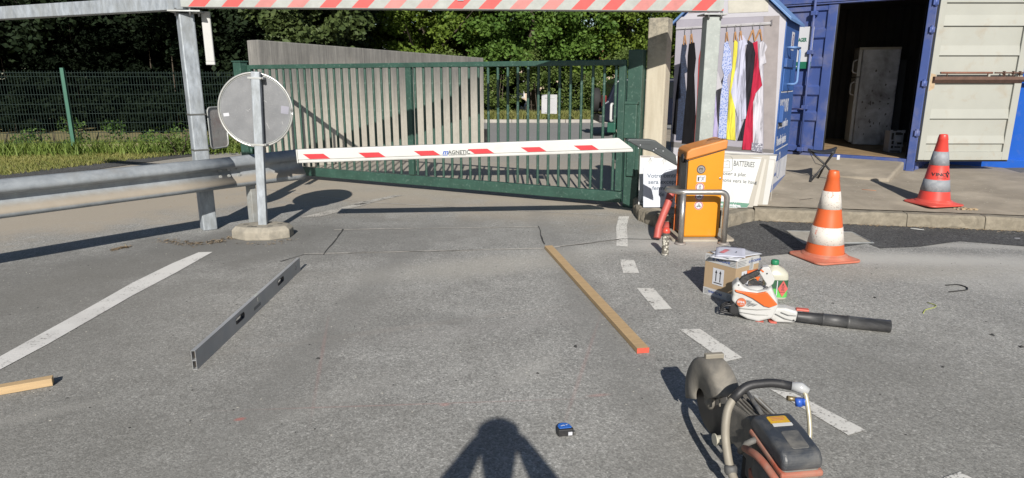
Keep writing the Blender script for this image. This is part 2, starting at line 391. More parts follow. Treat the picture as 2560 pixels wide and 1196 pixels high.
# ================================================================ KERB AND RAISED PAVEMENT
def zt(x, y):
    """height of the raised pavement"""
    yy = y + .176 * (x - 2.8)
    return .14 + max(0, min(1, (yy - 7.2) / 2.4)) * .17
kb = [(1580, 512), (1584, 535), (1596, 552), (1630, 566), (1700, 574), (1810, 573), (1885, 553), (2075, 560), (2265, 567), (2460, 575), (2660, 583), (2880, 592), (3150, 603)]
KP = [Vector(G(*p)[:2]) for p in kb]
KERBM = M('kerb_concrete', (.255, .225, .175), .92, 0, .32, 6, 1.0, 45, ((.12, .105, .08), .9, 6))
kroot = thing('kerb', None, None, (0, 0, 0), kind='structure')
for i in range(len(KP) - 1):
    a, b_ = KP[i], KP[i + 1]; d = (b_ - a); L = d.length
    if i == 3: continue_ = True
    n = Vector((-d.y, d.x)).normalized(); 
    n2 = Vector((-(KP[min(i + 2, len(KP) - 1)] - a).y, (KP[min(i + 2, len(KP) - 1)] - a).x)).normalized()
    g_ = d.normalized() * .002; mb = MB()
    N = 9; rows = []
    for k in range(N + 1):
        p = a + g_ + (d - g_ * 2) * k / N; j = [random.uniform(-.011, .011) for _ in range(5)]
        hgt = .14 if i != 3 else .14 - .05 * (k in (2, 3))
        prof = [(0 + j[0], -.02), (.0 + j[1], .03), (.006 + j[2], hgt - .022), (.026, hgt + j[3] * .4), (.15, hgt + j[4] * .3), (.15, -.02)]
        rows += [(p.x + n.x * o, p.y + n.y * o, z) for o, z in prof]
    fs = [[k * 6 + q, k * 6 + (q + 1) % 6, (k + 1) * 6 + (q + 1) % 6, (k + 1) * 6 + q] for k in range(N) for q in range(6)]
    fs += [list(range(6))[::-1], [N * 6 + q for q in range(6)]]
    mb.add(rows, fs); o = mb.build('kerb_stone', KERBM, kroot, .006)
PAV = M('pavement_concrete', (.265, .230, .180), .93, 0, .30, 1.7, .9, 55, ((.17, .145, .11), .6, 1.6))
# pavement: a grid that climbs gently towards the containers
bk = []
for i in range(len(KP)):
    d = (KP[min(i + 1, len(KP) - 1)] - KP[max(i - 1, 0)]).normalized(); bk.append(KP[i] + Vector((-d.y, d.x)) * .148)
mb = MB(); rows = 16
far = []
for i, p in enumerate(bk):
    x = p.x if i > 1 else p.x
    far.append(Vector((2.2 + (p.x - 1.4) * 1.6, 17.0)))
for i in range(len(bk)):
    for k in range(rows + 1):
        t = (k / rows) ** 1.6; q = bk[i].lerp(far[i], t); mb.v.append(Vector((q.x, q.y, zt(q.x, q.y) - .002 * (k == 0))))
for i in range(len(bk) - 1):
    for k in range(rows):
        a = i * (rows + 1) + k; mb.f.append([a, a + rows + 1, a + rows + 2, a + 1]); mb.sm.append(True)
struct(mb.build('pavement', PAV))
stn = tagp(MB().prism([(0, 0), (.16, .03), (.21, .13), (.04, .12)], .07, xf((G(1647, 543).x, G(1647, 543).y, .0), R(-30))).build('broken_kerb_stone', KERBM, None, .008),
     'broken wedge of kerb stone lying between the kerb corner and the orange cabinet', 'stone')

# grit, twigs and crumbs swept around
def crumbs(name, n, area, smin, smax, mat, label=None, seed=1, flat=.5, zf=lambda x, y: 0):
    rg = np.random.RandomState(seed); V = []; F = []
    base = np.array([(-1, -1, 0), (1, -1, 0), (.8, 1, 0), (-1, .8, 0), (0, 0, 1)])
    for i in range(n):
        x, y = area(rg); s = rg.uniform(smin, smax); a = rg.uniform(0, 6.3); r = np.array([[math.cos(a), -math.sin(a), 0], [math.sin(a), math.cos(a), 0], [0, 0, 1]])
        p = (base * rg.uniform(.6, 1.3, (5, 3))) @ r.T * s * np.array([1, 1, flat]) + np.array([x, y, zf(x, y) + .001]); b = len(V) 
        V.extend(p); F += [(b, b + 1, b + 4), (b + 1, b + 2, b + 4), (b + 2, b + 3, b + 4), (b + 3, b, b + 4)]
    return rawmesh(name, np.array(V), np.array(F), mat, None, 'stuff')
def A_strip(a, b, w_):
    a, b = Vector(a[:2]), Vector(b[:2])
    def f(rg):
        t = rg.rand(); p = a.lerp(b, t); d = (b - a).normalized(); o = rg.normal(0, w_); return p.x - d.y * o, p.y + d.x * o
    return f
crumbs('gravel', 900, A_strip(G(1890, 560), G(2700, 590), .03), .003, .009, M('pale_grit', (.36, .33, .27), .9), seed=2)
crumbs('dark_grit', 500, lambda rg: (rg.uniform(-4, 5.5), rg.uniform(2.6, 8)), .0025, .006, M('tar_grit', (.03, .03, .03), .9), seed=3)
crumbs('pale_grit', 700, lambda rg: (rg.uniform(-6, 5), rg.uniform(2.6, 8.5)), .002, .0055, M('white_grit', (.5, .48, .42), .9), seed=4)
crumbs('loose_gravel', 300, lambda rg: (rg.uniform(2.8, 6), rg.uniform(7.3, 9.0)), .004, .012, MATS['pale_grit'], seed=5, zf=zt)
def seeds(pts, n, wd, mat, name, seed):
    rg = np.random.RandomState(seed); P = [G(*p) for p in pts]; V = []; F = []
    for i in range(n):
        k = rg.randint(len(P) - 1); p = P[k].lerp(P[k + 1], rg.rand()); x = p.x + rg.normal(0, wd); y = p.y + rg.normal(0, wd); a = rg.uniform(0, 3.14); l = rg.uniform(.006, .025)
        dx, dy = math.cos(a) * l, math.sin(a) * l; b = len(V); z = .003 + rg.rand() * .012
        V += [(x - dx, y - dy, z), (x + dy * .2, y - dx * .2, z + .003), (x + dx, y + dy, z * .7), (x - dy * .2, y + dx * .2, z + .001)]; F.append((b, b + 1, b + 2, b + 3))
    return rawmesh(name, np.array(V), np.array(F), mat, None, 'stuff')
STRAW = M('dry_straw', (.36, .27, .17), .9, 0, .3, 30)
seeds([(400, 603), (440, 608), (480, 613), (540, 607), (585, 594)], 420, .045, STRAW, 'dry_leaves', 8)
seeds([(280, 628), (300, 622), (325, 618)], 160, .015, STRAW, 'dry_leaves', 9)
seeds([(1890, 553), (2700, 586)], 500, .03, STRAW, 'dry_leaves', 10)
seeds([(590, 610), (680, 612), (735, 600)], 60, .03, STRAW, 'dry_leaves', 11)
# ================================================================ HEIGHT LIMIT PORTAL
portal = thing('height_barrier', 'galvanised height limit portal with red and white striped top beam', 'height barrier')
# striped face: red bars, alternately bright and sun-bleached, on grey reflective film
m = bpy.data.materials.new('striped_film'); nb = NB(m); c = nb.coord()
sp = nb.n('SeparateXYZ'); nb.l(c, sp.inputs[0])
t = nb.math('DIVIDE', nb.math('ADD', nb.math('SUBTRACT', sp.outputs[0], sp.outputs[2]), 20.63), .3135)
fr = nb.math('FRACT', t); fl = nb.math('FLOOR', t)
q = nb.math('FRACT', nb.math('MULTIPLY', fl, .25)); faded = nb.math('LESS_THAN', q, .45)
edge = nb.math('MULTIPLY', nb.math('SUBTRACT', nb.noise(c, 60, 3), .5), .03)
isr = nb.math('LESS_THAN', nb.math('ADD', fr, edge), .5)
dn = nb.ramp(nb.noise(c, 9, 5, .7), [(.3, .82), (.7, 1.1)])
red = nb.mix(faded, (.46, .055, .050), (.42, .15, .14))
col = nb.mix(isr, (.29, .305, .29), red); nb.l(nb.mix(1, col, dn, 'MULTIPLY'), nb.b.inputs['Base Color']); nb.b.inputs['Roughness'].default_value = .55
STRIPE = m
GP = M('grey_green_steel', (.34, .37, .355), .55, .15, .12, 8, .2, 80, ((.46, .47, .45), .25, 40))
LPx, LPy = -3.24, 6.80
MB().box((LPx, LPy, 1.09), (.142, .142, 2.18)).build('x', GALV, None) if False else None
MB().box((0, 0, 1.095), (.142, .142, 2.19), xf((LPx, LPy, 0), R(38))).build('post', GALV, portal, .012)
RPx, RPy = 2.075, 7.12
MB().box((0, 0, 1.095), (.150, .150, 2.19), xf((RPx, RPy, 0), R(4))).build('post', GP, portal, .008)
bm = xf((-3.22, 6.70, 2.24), R(4.3)); bd = 5.42
bar = MB().bb((0, 0, 0), (bd, .14, .28)).build('beam', GALV_D, portal, .004, False); bar.matrix_local = bm
f_ = MB().bb((0, -.003, .006), (bd, 0, .274)).build('striped_panel', STRIPE, portal); f_.matrix_local = bm
MB().bb((0, -.006, .0), (bd, 0, .006), bm).build('edge_strip', M('grey_trim', (.22, .22, .21), .6), portal)
MB().box((0, 0, 0), (.30, .24, .014), xf((LPx + .03, LPy - .01, 2.205), R(10))).build('cap_plate', GALV_D, portal, .002)
MB().box((0, 0, 0), (.24, .22, .014), xf((RPx, RPy, 2.205), R(4))).build('cap_plate', GALV_D, portal, .002)
b = MB()
for (x, y) in ((LPx + .1, LPy - .1), (LPx + .14, LPy + .0), (LPx - .05, LPy - .08), (RPx - .06, RPy - .09), (RPx + .07, RPy - .09)):
    b.cyl((x, y, 2.16), (x, y, 2.235), .012, 6)
b.build('bolts', M('bolt_steel', (.3, .3, .3), .4, .8), portal)
wd = Vector((-.925, .38, 0)).normalized(); wa = math.atan2(-wd.y, -wd.x)
MB().bb((-5.0, -.06, 0), (.05, .06, .135), xf((-3.22, 6.80, 2.225), wa)).build('wing_beam', GALV, portal, .006)
MB().cyl((2.075, 7.05, 2.46), (2.075, 7.05, 2.75), .02).build('pole', GALV, portal)
# round height sign that rides above the beam, its shadow falls behind the gate
hs = thing('round_height_sign', 'round height limit sign fixed behind the middle of the striped beam', 'road sign', (-.52, 6.98, 2.22), R(4))
MB().lathe([(.22, 0), (.23, .004), (.23, .012), (.22, .016)], 36, xf((0, 0, .255), 0, R(90))).build('plate', WHITEP, hs)
MB().bb((-.03, -.09, .10), (.03, -.018, .14)).build('bracket', GALV, hs)
# white plastic strip by the left post
t_ = thing('white_plastic_cover', 'long white plastic strip hanging beside the top of the left galvanised post', 'cover strip', (-3.07, 6.88, 1.70), R(20))
MB().prism(rrect(.085, .05, .012), .48, xf((0, 0, .035))).build('body', WHITEP, t_, .003)
MB().prism(rrect(.088, .054, .012), .034, xf((0, 0, 0))).build('end_cap', WHITEP, t_, .006)
# small sign clamped to the left post, seen from behind and nearly edge on
rs = thing('small_road_sign', 'small rounded rectangular sign seen from behind, strapped to the left galvanised post', 'road sign', (-3.15, 6.85, .75), R(79))
SB = M('weathered_sign_back', (.50, .48, .46), .55, .3, .15, 12, .1, 60, ((.28, .17, .16), .4, 7))
MB().prism(rrect(.30, .42, .05), .004, frame((.15, 0, .31), (1, 0, 0), (0, 0, 1))).build('plate', SB, rs)
pts = [(p[0] + .15, 0, p[1] + .31) for p in rrect(.305, .425, .05)]
MB().tube([Vector(p) + Vector((0, -.004, 0)) for p in pts + [pts[0]]], .009, 6).build('rim', GALV_D, rs)
for z in (.13, .49):
    MB().bb((-.02, .0, z - .012), (.27, .022, z + .012)).build('bracket', GALV_D, rs)
for z in (.85, 1.21):
    s_ = [(LPx + .105 * math.cos(R(a)) , LPy + .105 * math.sin(R(a)), z) for a in (-7, -97, -187, -277)]
    o = MB().box((0, 0, 0), (.15, .15, .016), xf((LPx, LPy, z), R(38))).build('strap', M('strap_metal', (.25, .25, .24), .4, .7), rs, 0, True)
# sticker on the sign back
for k in range(5):
    MB().bb((.20 + .02 * k, -.0022, .145), (.21 + .02 * k, -.0012, .175 + .01 * (k % 2))).build('printed_mark', INKG, rs)

# ================================================================ ROUND SIGN FROM BEHIND
sg = thing('round_road_sign', 'round traffic sign seen from its bare metal back, on a post in a concrete block', 'road sign', (-2.535, 6.47, 0), R(3))
m = bpy.data.materials.new('aluminium_back'); nb = NB(m); c = nb.coord()
n = nb.noise(c, 5, 5, .6); col = nb.ramp(n, [(.3, (.135, .14, .15)), (.7, (.20, .205, .215))])
sc_ = nb.ramp(nb.noise(c, 190, 2, .5), [(.66, 0.0), (.72, 1.0)]); col = nb.mix(nb.math('MULTIPLY', sc_, .3), col, (.6, .6, .6))
nb.l(col, nb.b.inputs['Base Color']); nb.b.inputs['Metallic'].default_value = .25; nb.b.inputs['Roughness'].default_value = .45; ALU = m
SZ = 1.262; fm = frame((-.04, .075, SZ), (1, 0, 0), (0, 0, 1))
MB().prism(disc(.352, 64), .003, fm).build('plate', ALU, sg)
pts = [fm @ Vector((.356 * math.cos(a * math.pi / 32), .356 * math.sin(a * math.pi / 32), .004)) for a in range(65)]
MB().tube(pts, .011, 8).build('rim', M('rim_aluminium', (.55, .55, .53), .35, .6), sg)
pts = [fm @ Vector((.340 * math.cos(a * math.pi / 32), .340 * math.sin(a * math.pi / 32), .004)) for a in range(65)]
MB().tube(pts, .004, 6).build('inner_rim', GALV_D, sg)
MB().bb((-.042, -.02, .05), (.042, .035, 1.63)).build('post', GALV, sg, .006)
for z in (SZ + .31, SZ - .33): 
    MB().bb((-.075, -.024, z - .012), (.075, .068, z + .008)).build('clamp', GALV_D, sg, .003)
    MB().cyl((.062, -.04, z), (.062, .06, z), .007, 8).build('bolt', STEEL, sg)
MB().prism(rrect(.055, .032, .004), .001, fm @ Matrix.Translation((-.285, -.055, .004)) @ Matrix.Rotation(R(8), 4, 'Z')).build('sticker', PAPER, sg)
MB().prism(rrect(.075, .075, .006), .001, fm @ Matrix.Translation((.283, .012, .004)) @ Matrix.Rotation(R(-6), 4, 'Z')).build('sticker', M('lilac_sticker', (.26, .26, .31), .5), sg)
text('NF22', .024, INKB, sg, fm @ Matrix.Translation((.257, .020, .006)), 1, .0006)
text('CE', .028, INKB, sg, fm @ Matrix.Translation((.257, -.012, .006)), .9, .0006)
strokes([(.05, -.12, .075, -.18), (.03, .10, .06, .08), (.2, -.1, .21, -.13), (-.14, .0, -.12, -.02), (-.1, .01, -.12, -.005)], .0018, fm @ Matrix.Translation((.05, 0, .004))).build('scratches', M('scratch', (.6, .6, .6), .4), sg)
BASE = M('cast_concrete', (.27, .245, .20), .92, 0, .2, 6, .9, 50, ((.15, .14, .12), .5, 9))
oc = [(.31 * math.cos(R(22.5 + 45 * k)), .205 * math.sin(R(22.5 + 45 * k))) for k in range(8)]
o = MB(); n = 8
vs = [(x, y, 0) for x, y in oc] + [(x, y, .085) for x, y in oc] + [(x * .86, y * .80, .125) for x, y in oc]
o.add(vs, [list(range(8))[::-1], list(range(16, 24))] + [[k, (k + 1) % 8, 8 + (k + 1) % 8, 8 + k] for k in range(8)] + [[8 + k, 8 + (k + 1) % 8, 16 + (k + 1) % 8, 16 + k] for k in range(8)])
o.build('concrete_base', BASE, sg, .008)
b = MB()
for x, y in ((-.17, .02), (-.1, -.08), (.1, -.08), (.17, .02), (-.05, -.1), (.05, .08)): b.box((x, y, .1255), (.05, .022, .002))
b.build('lifting_slots', M('slot_shadow', (.05, .05, .045), .95), sg)

for ch in sg.children:
    if ch.name.split('.')[0] not in ('concrete_base', 'lifting_slots'): ch.matrix_local = Matrix.Rotation(R(2.4), 4, 'Y')
# ================================================================ GUARD RAIL
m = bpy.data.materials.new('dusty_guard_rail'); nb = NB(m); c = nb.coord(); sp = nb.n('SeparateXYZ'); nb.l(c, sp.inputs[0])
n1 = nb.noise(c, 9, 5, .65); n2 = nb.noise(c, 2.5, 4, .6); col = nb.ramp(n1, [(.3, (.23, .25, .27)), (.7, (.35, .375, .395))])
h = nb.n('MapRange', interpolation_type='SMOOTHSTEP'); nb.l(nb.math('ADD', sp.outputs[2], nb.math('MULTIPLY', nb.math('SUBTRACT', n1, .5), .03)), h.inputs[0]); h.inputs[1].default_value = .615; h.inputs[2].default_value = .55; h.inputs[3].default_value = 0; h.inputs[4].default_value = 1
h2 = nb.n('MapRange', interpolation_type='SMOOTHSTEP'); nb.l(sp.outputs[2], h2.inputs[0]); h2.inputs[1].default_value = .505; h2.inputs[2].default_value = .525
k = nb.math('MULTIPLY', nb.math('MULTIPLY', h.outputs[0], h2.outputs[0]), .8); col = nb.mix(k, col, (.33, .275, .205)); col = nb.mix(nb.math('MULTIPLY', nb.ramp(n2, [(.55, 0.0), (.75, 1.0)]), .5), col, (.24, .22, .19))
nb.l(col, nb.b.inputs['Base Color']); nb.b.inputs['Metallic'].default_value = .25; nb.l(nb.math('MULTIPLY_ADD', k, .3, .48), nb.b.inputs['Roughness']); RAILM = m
gr = thing('guard_rail', 'weathered galvanised crash barrier beside the lane, ending by the round sign', 'guard rail')
p0, p1 = Vector((-5.75, 3.05)), Vector((-2.90, 6.69)); d = (p1 - p0).normalized(); nf = Vector((d.y, -d.x))
prof = [(.004, .476), (.014, .470), (.060, .480), (.082, .497), (.088, .520), (.080, .542), (.040, .570), (.012, .590), (.002, .612), (.000, .645), (.010, .664), (.046, .672), (.080, .684), (.089, .705), (.085, .730), (.066, .752), (.030, .772), (.008, .782), (.002, .776)]
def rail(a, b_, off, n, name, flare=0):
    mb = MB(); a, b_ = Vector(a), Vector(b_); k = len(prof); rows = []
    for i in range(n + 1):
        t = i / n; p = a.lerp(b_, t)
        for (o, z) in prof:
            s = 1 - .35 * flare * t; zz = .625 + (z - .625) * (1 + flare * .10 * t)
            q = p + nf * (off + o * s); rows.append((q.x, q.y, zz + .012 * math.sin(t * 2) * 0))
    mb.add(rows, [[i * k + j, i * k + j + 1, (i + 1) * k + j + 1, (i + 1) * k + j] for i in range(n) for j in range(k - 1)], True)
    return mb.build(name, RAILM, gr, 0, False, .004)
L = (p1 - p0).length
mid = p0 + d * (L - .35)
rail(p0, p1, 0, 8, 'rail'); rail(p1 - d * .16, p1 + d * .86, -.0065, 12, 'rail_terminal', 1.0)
for s in (L + .24, L - 3.76):
    p = p0 + d * s - nf * .06
    MB().bb((-.03, -.05, 0), (.03, .05, .74), xf((p.x, p.y, 0), math.atan2(d.y, d.x))).build('rail_post', GALV_D, gr, .004)
    q = p0 + d * s - nf * .005
    MB().bb((-.05, .0, .56), (.05, .07, .69), xf((q.x, q.y, 0), math.atan2(d.y, d.x))).build('spacer', GALV_D, gr)
for s in (L - .12, L - .03, L + .08):
    for z in (.595, .66):
        p = p0 + d * s + nf * .008; q = p + nf * .016
        MB().cyl((p.x, p.y, z), (q.x, q.y, z), .016, 8).build('bolt', GALV_D, gr)

# ================================================================ GREEN GATE
GO = Vector((-4.25, 10.87)); GE = Vector((1.36, 8.0)); gl = (GE - GO).length; ga = math.atan2(GE.y - GO.y, GE.x - GO.x)
gate = thing('metal_gate', 'green barred metal gate closed across the road behind the boom', 'gate', (GO.x, GO.y, 0), ga)
MB().bb((0, -.035, 1.72), (gl, .035, 1.785)).build('top_rail', GREEN, gate, .008)
MB().bb((0, -.04, .07), (gl, .04, .205)).build('bottom_rail', GREEN, gate, .008)
MB().bb((0, -.04, .215), (.07, .04, 1.72)).build('stile', GREEN, gate, .006)
MB().bb((gl - .08, -.04, .215), (gl, .04, 1.72)).build('stile', GREEN, gate, .006)
MB().bb((gl / 2 - .045, -.034, .215), (gl / 2 + .045, .034, 1.72)).build('mullion', GREEN, gate, .006)
nbar = 42; pr = MB().tube([(0, 0, .215), (0, 0, 1.72)], .0185, 8, None, False).build('bar', GREEN, gate)
k = 0
for i in range(nbar):
    x = .07 + (gl - .15) * (i + .7) / nbar
    if abs(x - gl / 2) < .07: continue
    o = pr if k == 0 else pr.copy()
    if k: COL.objects.link(o); o.parent = gate
    o.location = (x, 0, 0); k += 1
gp = thing('gate_post', 'green steel gate post with a lock box, against the concrete pillar', 'gate post', (1.50, 8.08, 0), ga)
MB().bb((-.09, -.08, .0), (.09, .08, 1.90)).build('post', GREEN, gp, .008)
MB().bb((-.10, -.135, .86), (.06, -.082, 1.28)).build('lock_box', GREEN, gp, .012)
MB().bb((-.11, -.145, 1.27), (.07, -.081, 1.30)).build('box_lid', GREEN, gp, .003)
MB().bb((-.05, -.11, .40), (.05, -.082, .84)).build('cover_plate', GREEN, gp, .006)
lp_ = thing('gate_post', 'green steel hinge post of the gate behind the round sign', 'gate post', (-4.36, 10.84, 0), ga)
MB().bb((-.10, -.07, 0), (.07, .07, 1.83)).build('post', GREEN, lp_, .006)
MB().bb((-.115, -.085, 1.83), (.085, .085, 1.85)).build('cap', GREEN, lp_, .003)
for z in (.35, 1.55): MB().cyl((.085, -.02, z), (.085, -.02, z + .12), .022).build('hinge', GREEN, lp_)
gh = tagp(MB().tube(arc([(0, 0, 0), (0, -.07, 0), (0, -.07, -.20), (0, 0, -.20)], .03), .016, 8, xf((1.22, 8.03, 1.27), ga)).build('handle', WHITEP, None), 'white pull handle on the green gate beside its lock', 'handle')
gh2 = MB().bb((-.05, -.05, -.34), (.05, .0, -.22), xf((1.22, 8.03, 1.27), ga)).build('lock_case', M('mid_green', (.015, .09, .06), .5), gh, .01)
def onwall(s, z): p = GO.lerp(GE, s); return Vector((p.x, p.y, z))
ns = thing('notice_board', 'small blank white notice fixed between the bars of the green gate', 'notice', (0, 0, 0))
q = APL(1371, 261, (GO.x, GO.y, 0), Vector((math.sin(ga), -math.cos(ga), 0)))
fm = frame(q - Vector((math.sin(ga), -math.cos(ga), 0)) * .03, (math.cos(ga), math.sin(ga), 0), (0, 0, 1))
MB().prism(rrect(.215, .24, .006), .003, fm).build('panel', M('notice_white', (.48, .48, .50), .6), ns)
for y in (.075, -.108): MB().tube([(-.06, y, .004), (.07, y, .004)], .003, 5, fm).build('cable_tie', WHITEP, ns)

# ================================================================ CONCRETE WALL AND PILLAR
m = bpy.data.materials.new('streaked_concrete'); nb = NB(m); c = nb.coord(); sp = nb.n('SeparateXYZ'); nb.l(c, sp.inputs[0])
cs = nb.coord((1, 1, .035)); n1 = nb.math('ADD', nb.math('MULTIPLY', nb.noise(cs, 30, 6, .75), .55), nb.math('MULTIPLY', nb.noise(cs, 7, 5, .7, 1.0), .45)); n2 = nb.noise(cs, 2.2, 4, .6); n3 = nb.noise(c, 9, 5, .6)
h = nb.n('MapRange'); nb.l(nb.math('ADD', sp.outputs[2], nb.math('MULTIPLY', nb.math('SUBTRACT', nb.noise(nb.coord((1, 1, .08)), 3.5, 5, .7), .5), 1.8)), h.inputs[0]); h.inputs[1].default_value = .75; h.inputs[2].default_value = 1.85
col = nb.ramp(nb.math('ADD', nb.math('MULTIPLY', n1, .6), nb.math('MULTIPLY', n2, .4)), [(.3, (.40, .37, .315)), (.7, (.55, .52, .45))])
grime = nb.ramp(n1, [(.36, (.06, .06, .062)), (.64, (.20, .195, .185))])
col = nb.mix(nb.math('MULTIPLY', h.outputs[0], .9), col, grime)
col = nb.mix(1, col, nb.ramp(n3, [(.3, .92), (.7, 1.08)]), 'MULTIPLY')
nb.l(col, nb.b.inputs['Base Color']); nb.b.inputs['Roughness'].default_value = .92; nb.bump(nb.noise(c, 40, 4, .6), .4, .004); WALLM = m
WA, WB = Vector((-4.16, 11.12)), Vector((-.70, 16.62)); wl = (WB - WA).length; wang = math.atan2((WB - WA).y, (WB - WA).x)
wall = thing('concrete_wall', 'tall streaked concrete wall standing behind the left half of the green gate', 'wall', (WA.x, WA.y, 0), wang)
MB().add([(0, 0, 0), (wl, 0, 0), (wl, .28, 0), (0, .28, 0), (0, 0, 2.19), (wl, 0, 2.08), (wl, .28, 2.08), (0, .28, 2.19)], [(0, 3, 2, 1), (4, 5, 6, 7), (0, 1, 5, 4), (1, 2, 6, 5), (2, 3, 7, 6), (3, 0, 4, 7)]).build('panel', WALLM, wall, .015)
wall2 = tagp(MB().bb((0, 0, 0), (.03, .3, .35), xf((WB.x + .1, WB.y, 0), wang)).build('plastic_duct', BLACK), 'dark duct stub at the far foot of the streaked concrete wall', 'duct')
m = bpy.data.materials.new('lichen_concrete'); nb = NB(m); c = nb.coord(); sp = nb.n('SeparateXYZ'); nb.l(c, sp.inputs[0])
n1 = nb.noise(nb.coord((1, 1, .12)), 9, 5, .6); n3 = nb.noise(c, 22, 6, .75)
col = nb.ramp(n1, [(.3, (.34, .30, .23)), (.7, (.46, .42, .335))])
h = nb.n('MapRange'); nb.l(nb.math('ADD', sp.outputs[2], nb.math('MULTIPLY', nb.math('SUBTRACT', n1, .5), 1.0)), h.inputs[0]); h.inputs[1].default_value = 1.7; h.inputs[2].default_value = 2.25
col = nb.mix(nb.math('MULTIPLY', h.outputs[0], nb.ramp(n3, [(.35, .3), (.6, 1.0)])), col, (.15, .14, .115))
nb.l(col, nb.b.inputs['Base Color']); nb.b.inputs['Roughness'].default_value = .93; nb.bump(n3, .5, .006); PILM = m
pil = thing('concrete_pillar', 'square pale concrete pillar between the gate post and the clothes container', 'pillar', (1.765, 8.12, 0), ga)
MB().box((0, 0, 1.13), (.235, .235, 2.26)).build('shaft', PILM, pil, .018)

# ================================================================ MESH FENCE ON THE LEFT
FP = [Vector((-15.6, 13.2)), Vector((-12.55, 13.6)), Vector((-9.45, 14.15)), Vector((-6.9, 14.75)), Vector((-4.45, 15.3))]
fn = thing('mesh_fence', 'green welded wire fence in front of the dark trees on the left', 'fence')
GW = M('green_wire', (.014, .034, .028), .6, .1)
GPOST = M('green_fence_post', (.035, .13, .09), .5)
for p in FP: MB().bb((-.035, -.035, 0), (.035, .035, 1.80), xf((p.x, p.y, 0), .15)).build('fence_post', GPOST, fn, .004)
for i in range(4):
    a, b_ = FP[i], FP[i + 1]; d = b_ - a; L = d.length; d = d / L; V = []; F = []; nn = int(L / .055)
    def bar(p, q, r):
        k = len(V); u = (q - p).normalized(); s1 = Vector((d.x, d.y, 0)) * r if abs(u.z) > .5 else Vector((0, 0, r)); s2 = u.cross(s1)
        for e in (p, q):
            for s in (s1, s2, -s1): V.append(tuple(e + s))
        F.extend([(k, k + 1, k + 4, k + 3), (k + 1, k + 2, k + 5, k + 4), (k + 2, k, k + 3, k + 5)])
    for j in range(1, nn):
        p = a + d * (L * j / nn); bar(Vector((p.x, p.y, .22)), Vector((p.x, p.y, 1.74)), .0042)
    for z in (.25, .45, .65, .85, 1.05, 1.25, 1.45, 1.62, 1.70): bar(Vector((a.x, a.y + .01, z)), Vector((b_.x, b_.y + .01, z)), .005)
    rawmesh('wire_panel', np.array(V), np.array(F), GW, fn, 'stuff')
    MB().bb((.1, -.03, 0), (L - .1, .03, .20 if i > 1 else .08), xf((a.x, a.y, 0), math.atan2(d.y, d.x))).build('base_board', M('board_concrete', (.30, .26, .16), .9, 0, .3, 5, .5, 40, ((.14, .15, .06), .8, 5)), fn, .005)

# ================================================================ VEGETATION
def leafmat(name, a, b_, tr=.25, sp=.22):
    m = bpy.data.materials.new(name); nb = NB(m); c = nb.coord()
    n = nb.noise(c, .8, 5, .65); n2 = nb.n('TexWhiteNoise'); geo = nb.n('NewGeometry')
    gi = nb.n('ObjectInfo'); vo = nb.noise(c, 14, 2, .5)
    f = nb.math('ADD', nb.math('MULTIPLY', n, .5), nb.math('MULTIPLY', vo, .5))
    col = nb.ramp(f, [(.35, a), (.65, b_)]); nb.l(col, nb.b.inputs['Base Color']); nb.b.inputs['Roughness'].default_value = .6
    nb.b.inputs['Specular IOR Level'].default_value = sp
    tn = nb.n('BsdfTranslucent'); nb.l(nb.mix(1, col, (1.2, 1.35, .6), 'MULTIPLY'), tn.inputs[0]); mx = nb.n('MixShader'); mx.inputs[0].default_value = tr
    nb.l(nb.b.outputs[0], mx.inputs[1]); nb.l(tn.outputs[0], mx.inputs[2])
    out = [x for x in nb.t.nodes if x.type == 'OUTPUT_MATERIAL'][0]; nb.l(mx.outputs[0], out.inputs[0]); return m
LEAF = leafmat('broad_leaves', (.040, .090, .016), (.125, .205, .040))
LEAF2 = leafmat('yellow_green_leaves', (.055, .10, .014), (.16, .22, .035))
LEAFM = leafmat('hedge_leaves', (.060, .095, .022), (.125, .165, .045))
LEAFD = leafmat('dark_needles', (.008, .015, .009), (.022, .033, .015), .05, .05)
GRS = leafmat('grass_blades', (.11, .145, .035), (.29, .265, .095), .3)
BARK = M('bark', (.07, .055, .04), .95, 0, .3, 12, .8, 30)
def leaves(rg, C, rad, per, size, squash=.75):
    n = len(C) * per; c = np.repeat(C, per, 0); r = np.repeat(rad, per)[:, None]
    dv = rg.normal(0, 1, (n, 3)); dv /= np.linalg.norm(dv, axis=1)[:, None]
    p = c + dv * r * (rg.rand(n, 1) ** .45) * np.array([1, 1, squash])
    a = rg.normal(0, 1, (n, 3)); a[:, 2] *= .6; a /= np.linalg.norm(a, axis=1)[:, None]
    b_ = np.cross(a, rg.normal(0, 1, (n, 3))); b_ /= np.linalg.norm(b_, axis=1)[:, None] + 1e-9
    s = size * rg.uniform(.6, 1.35, (n, 1))
    V = np.stack([p - a * s * .5, p + b_ * s * .32, p + a * s * .5, p - b_ * s * .32], 1).reshape(-1, 3)
    return V, np.arange(n * 4).reshape(-1, 4)
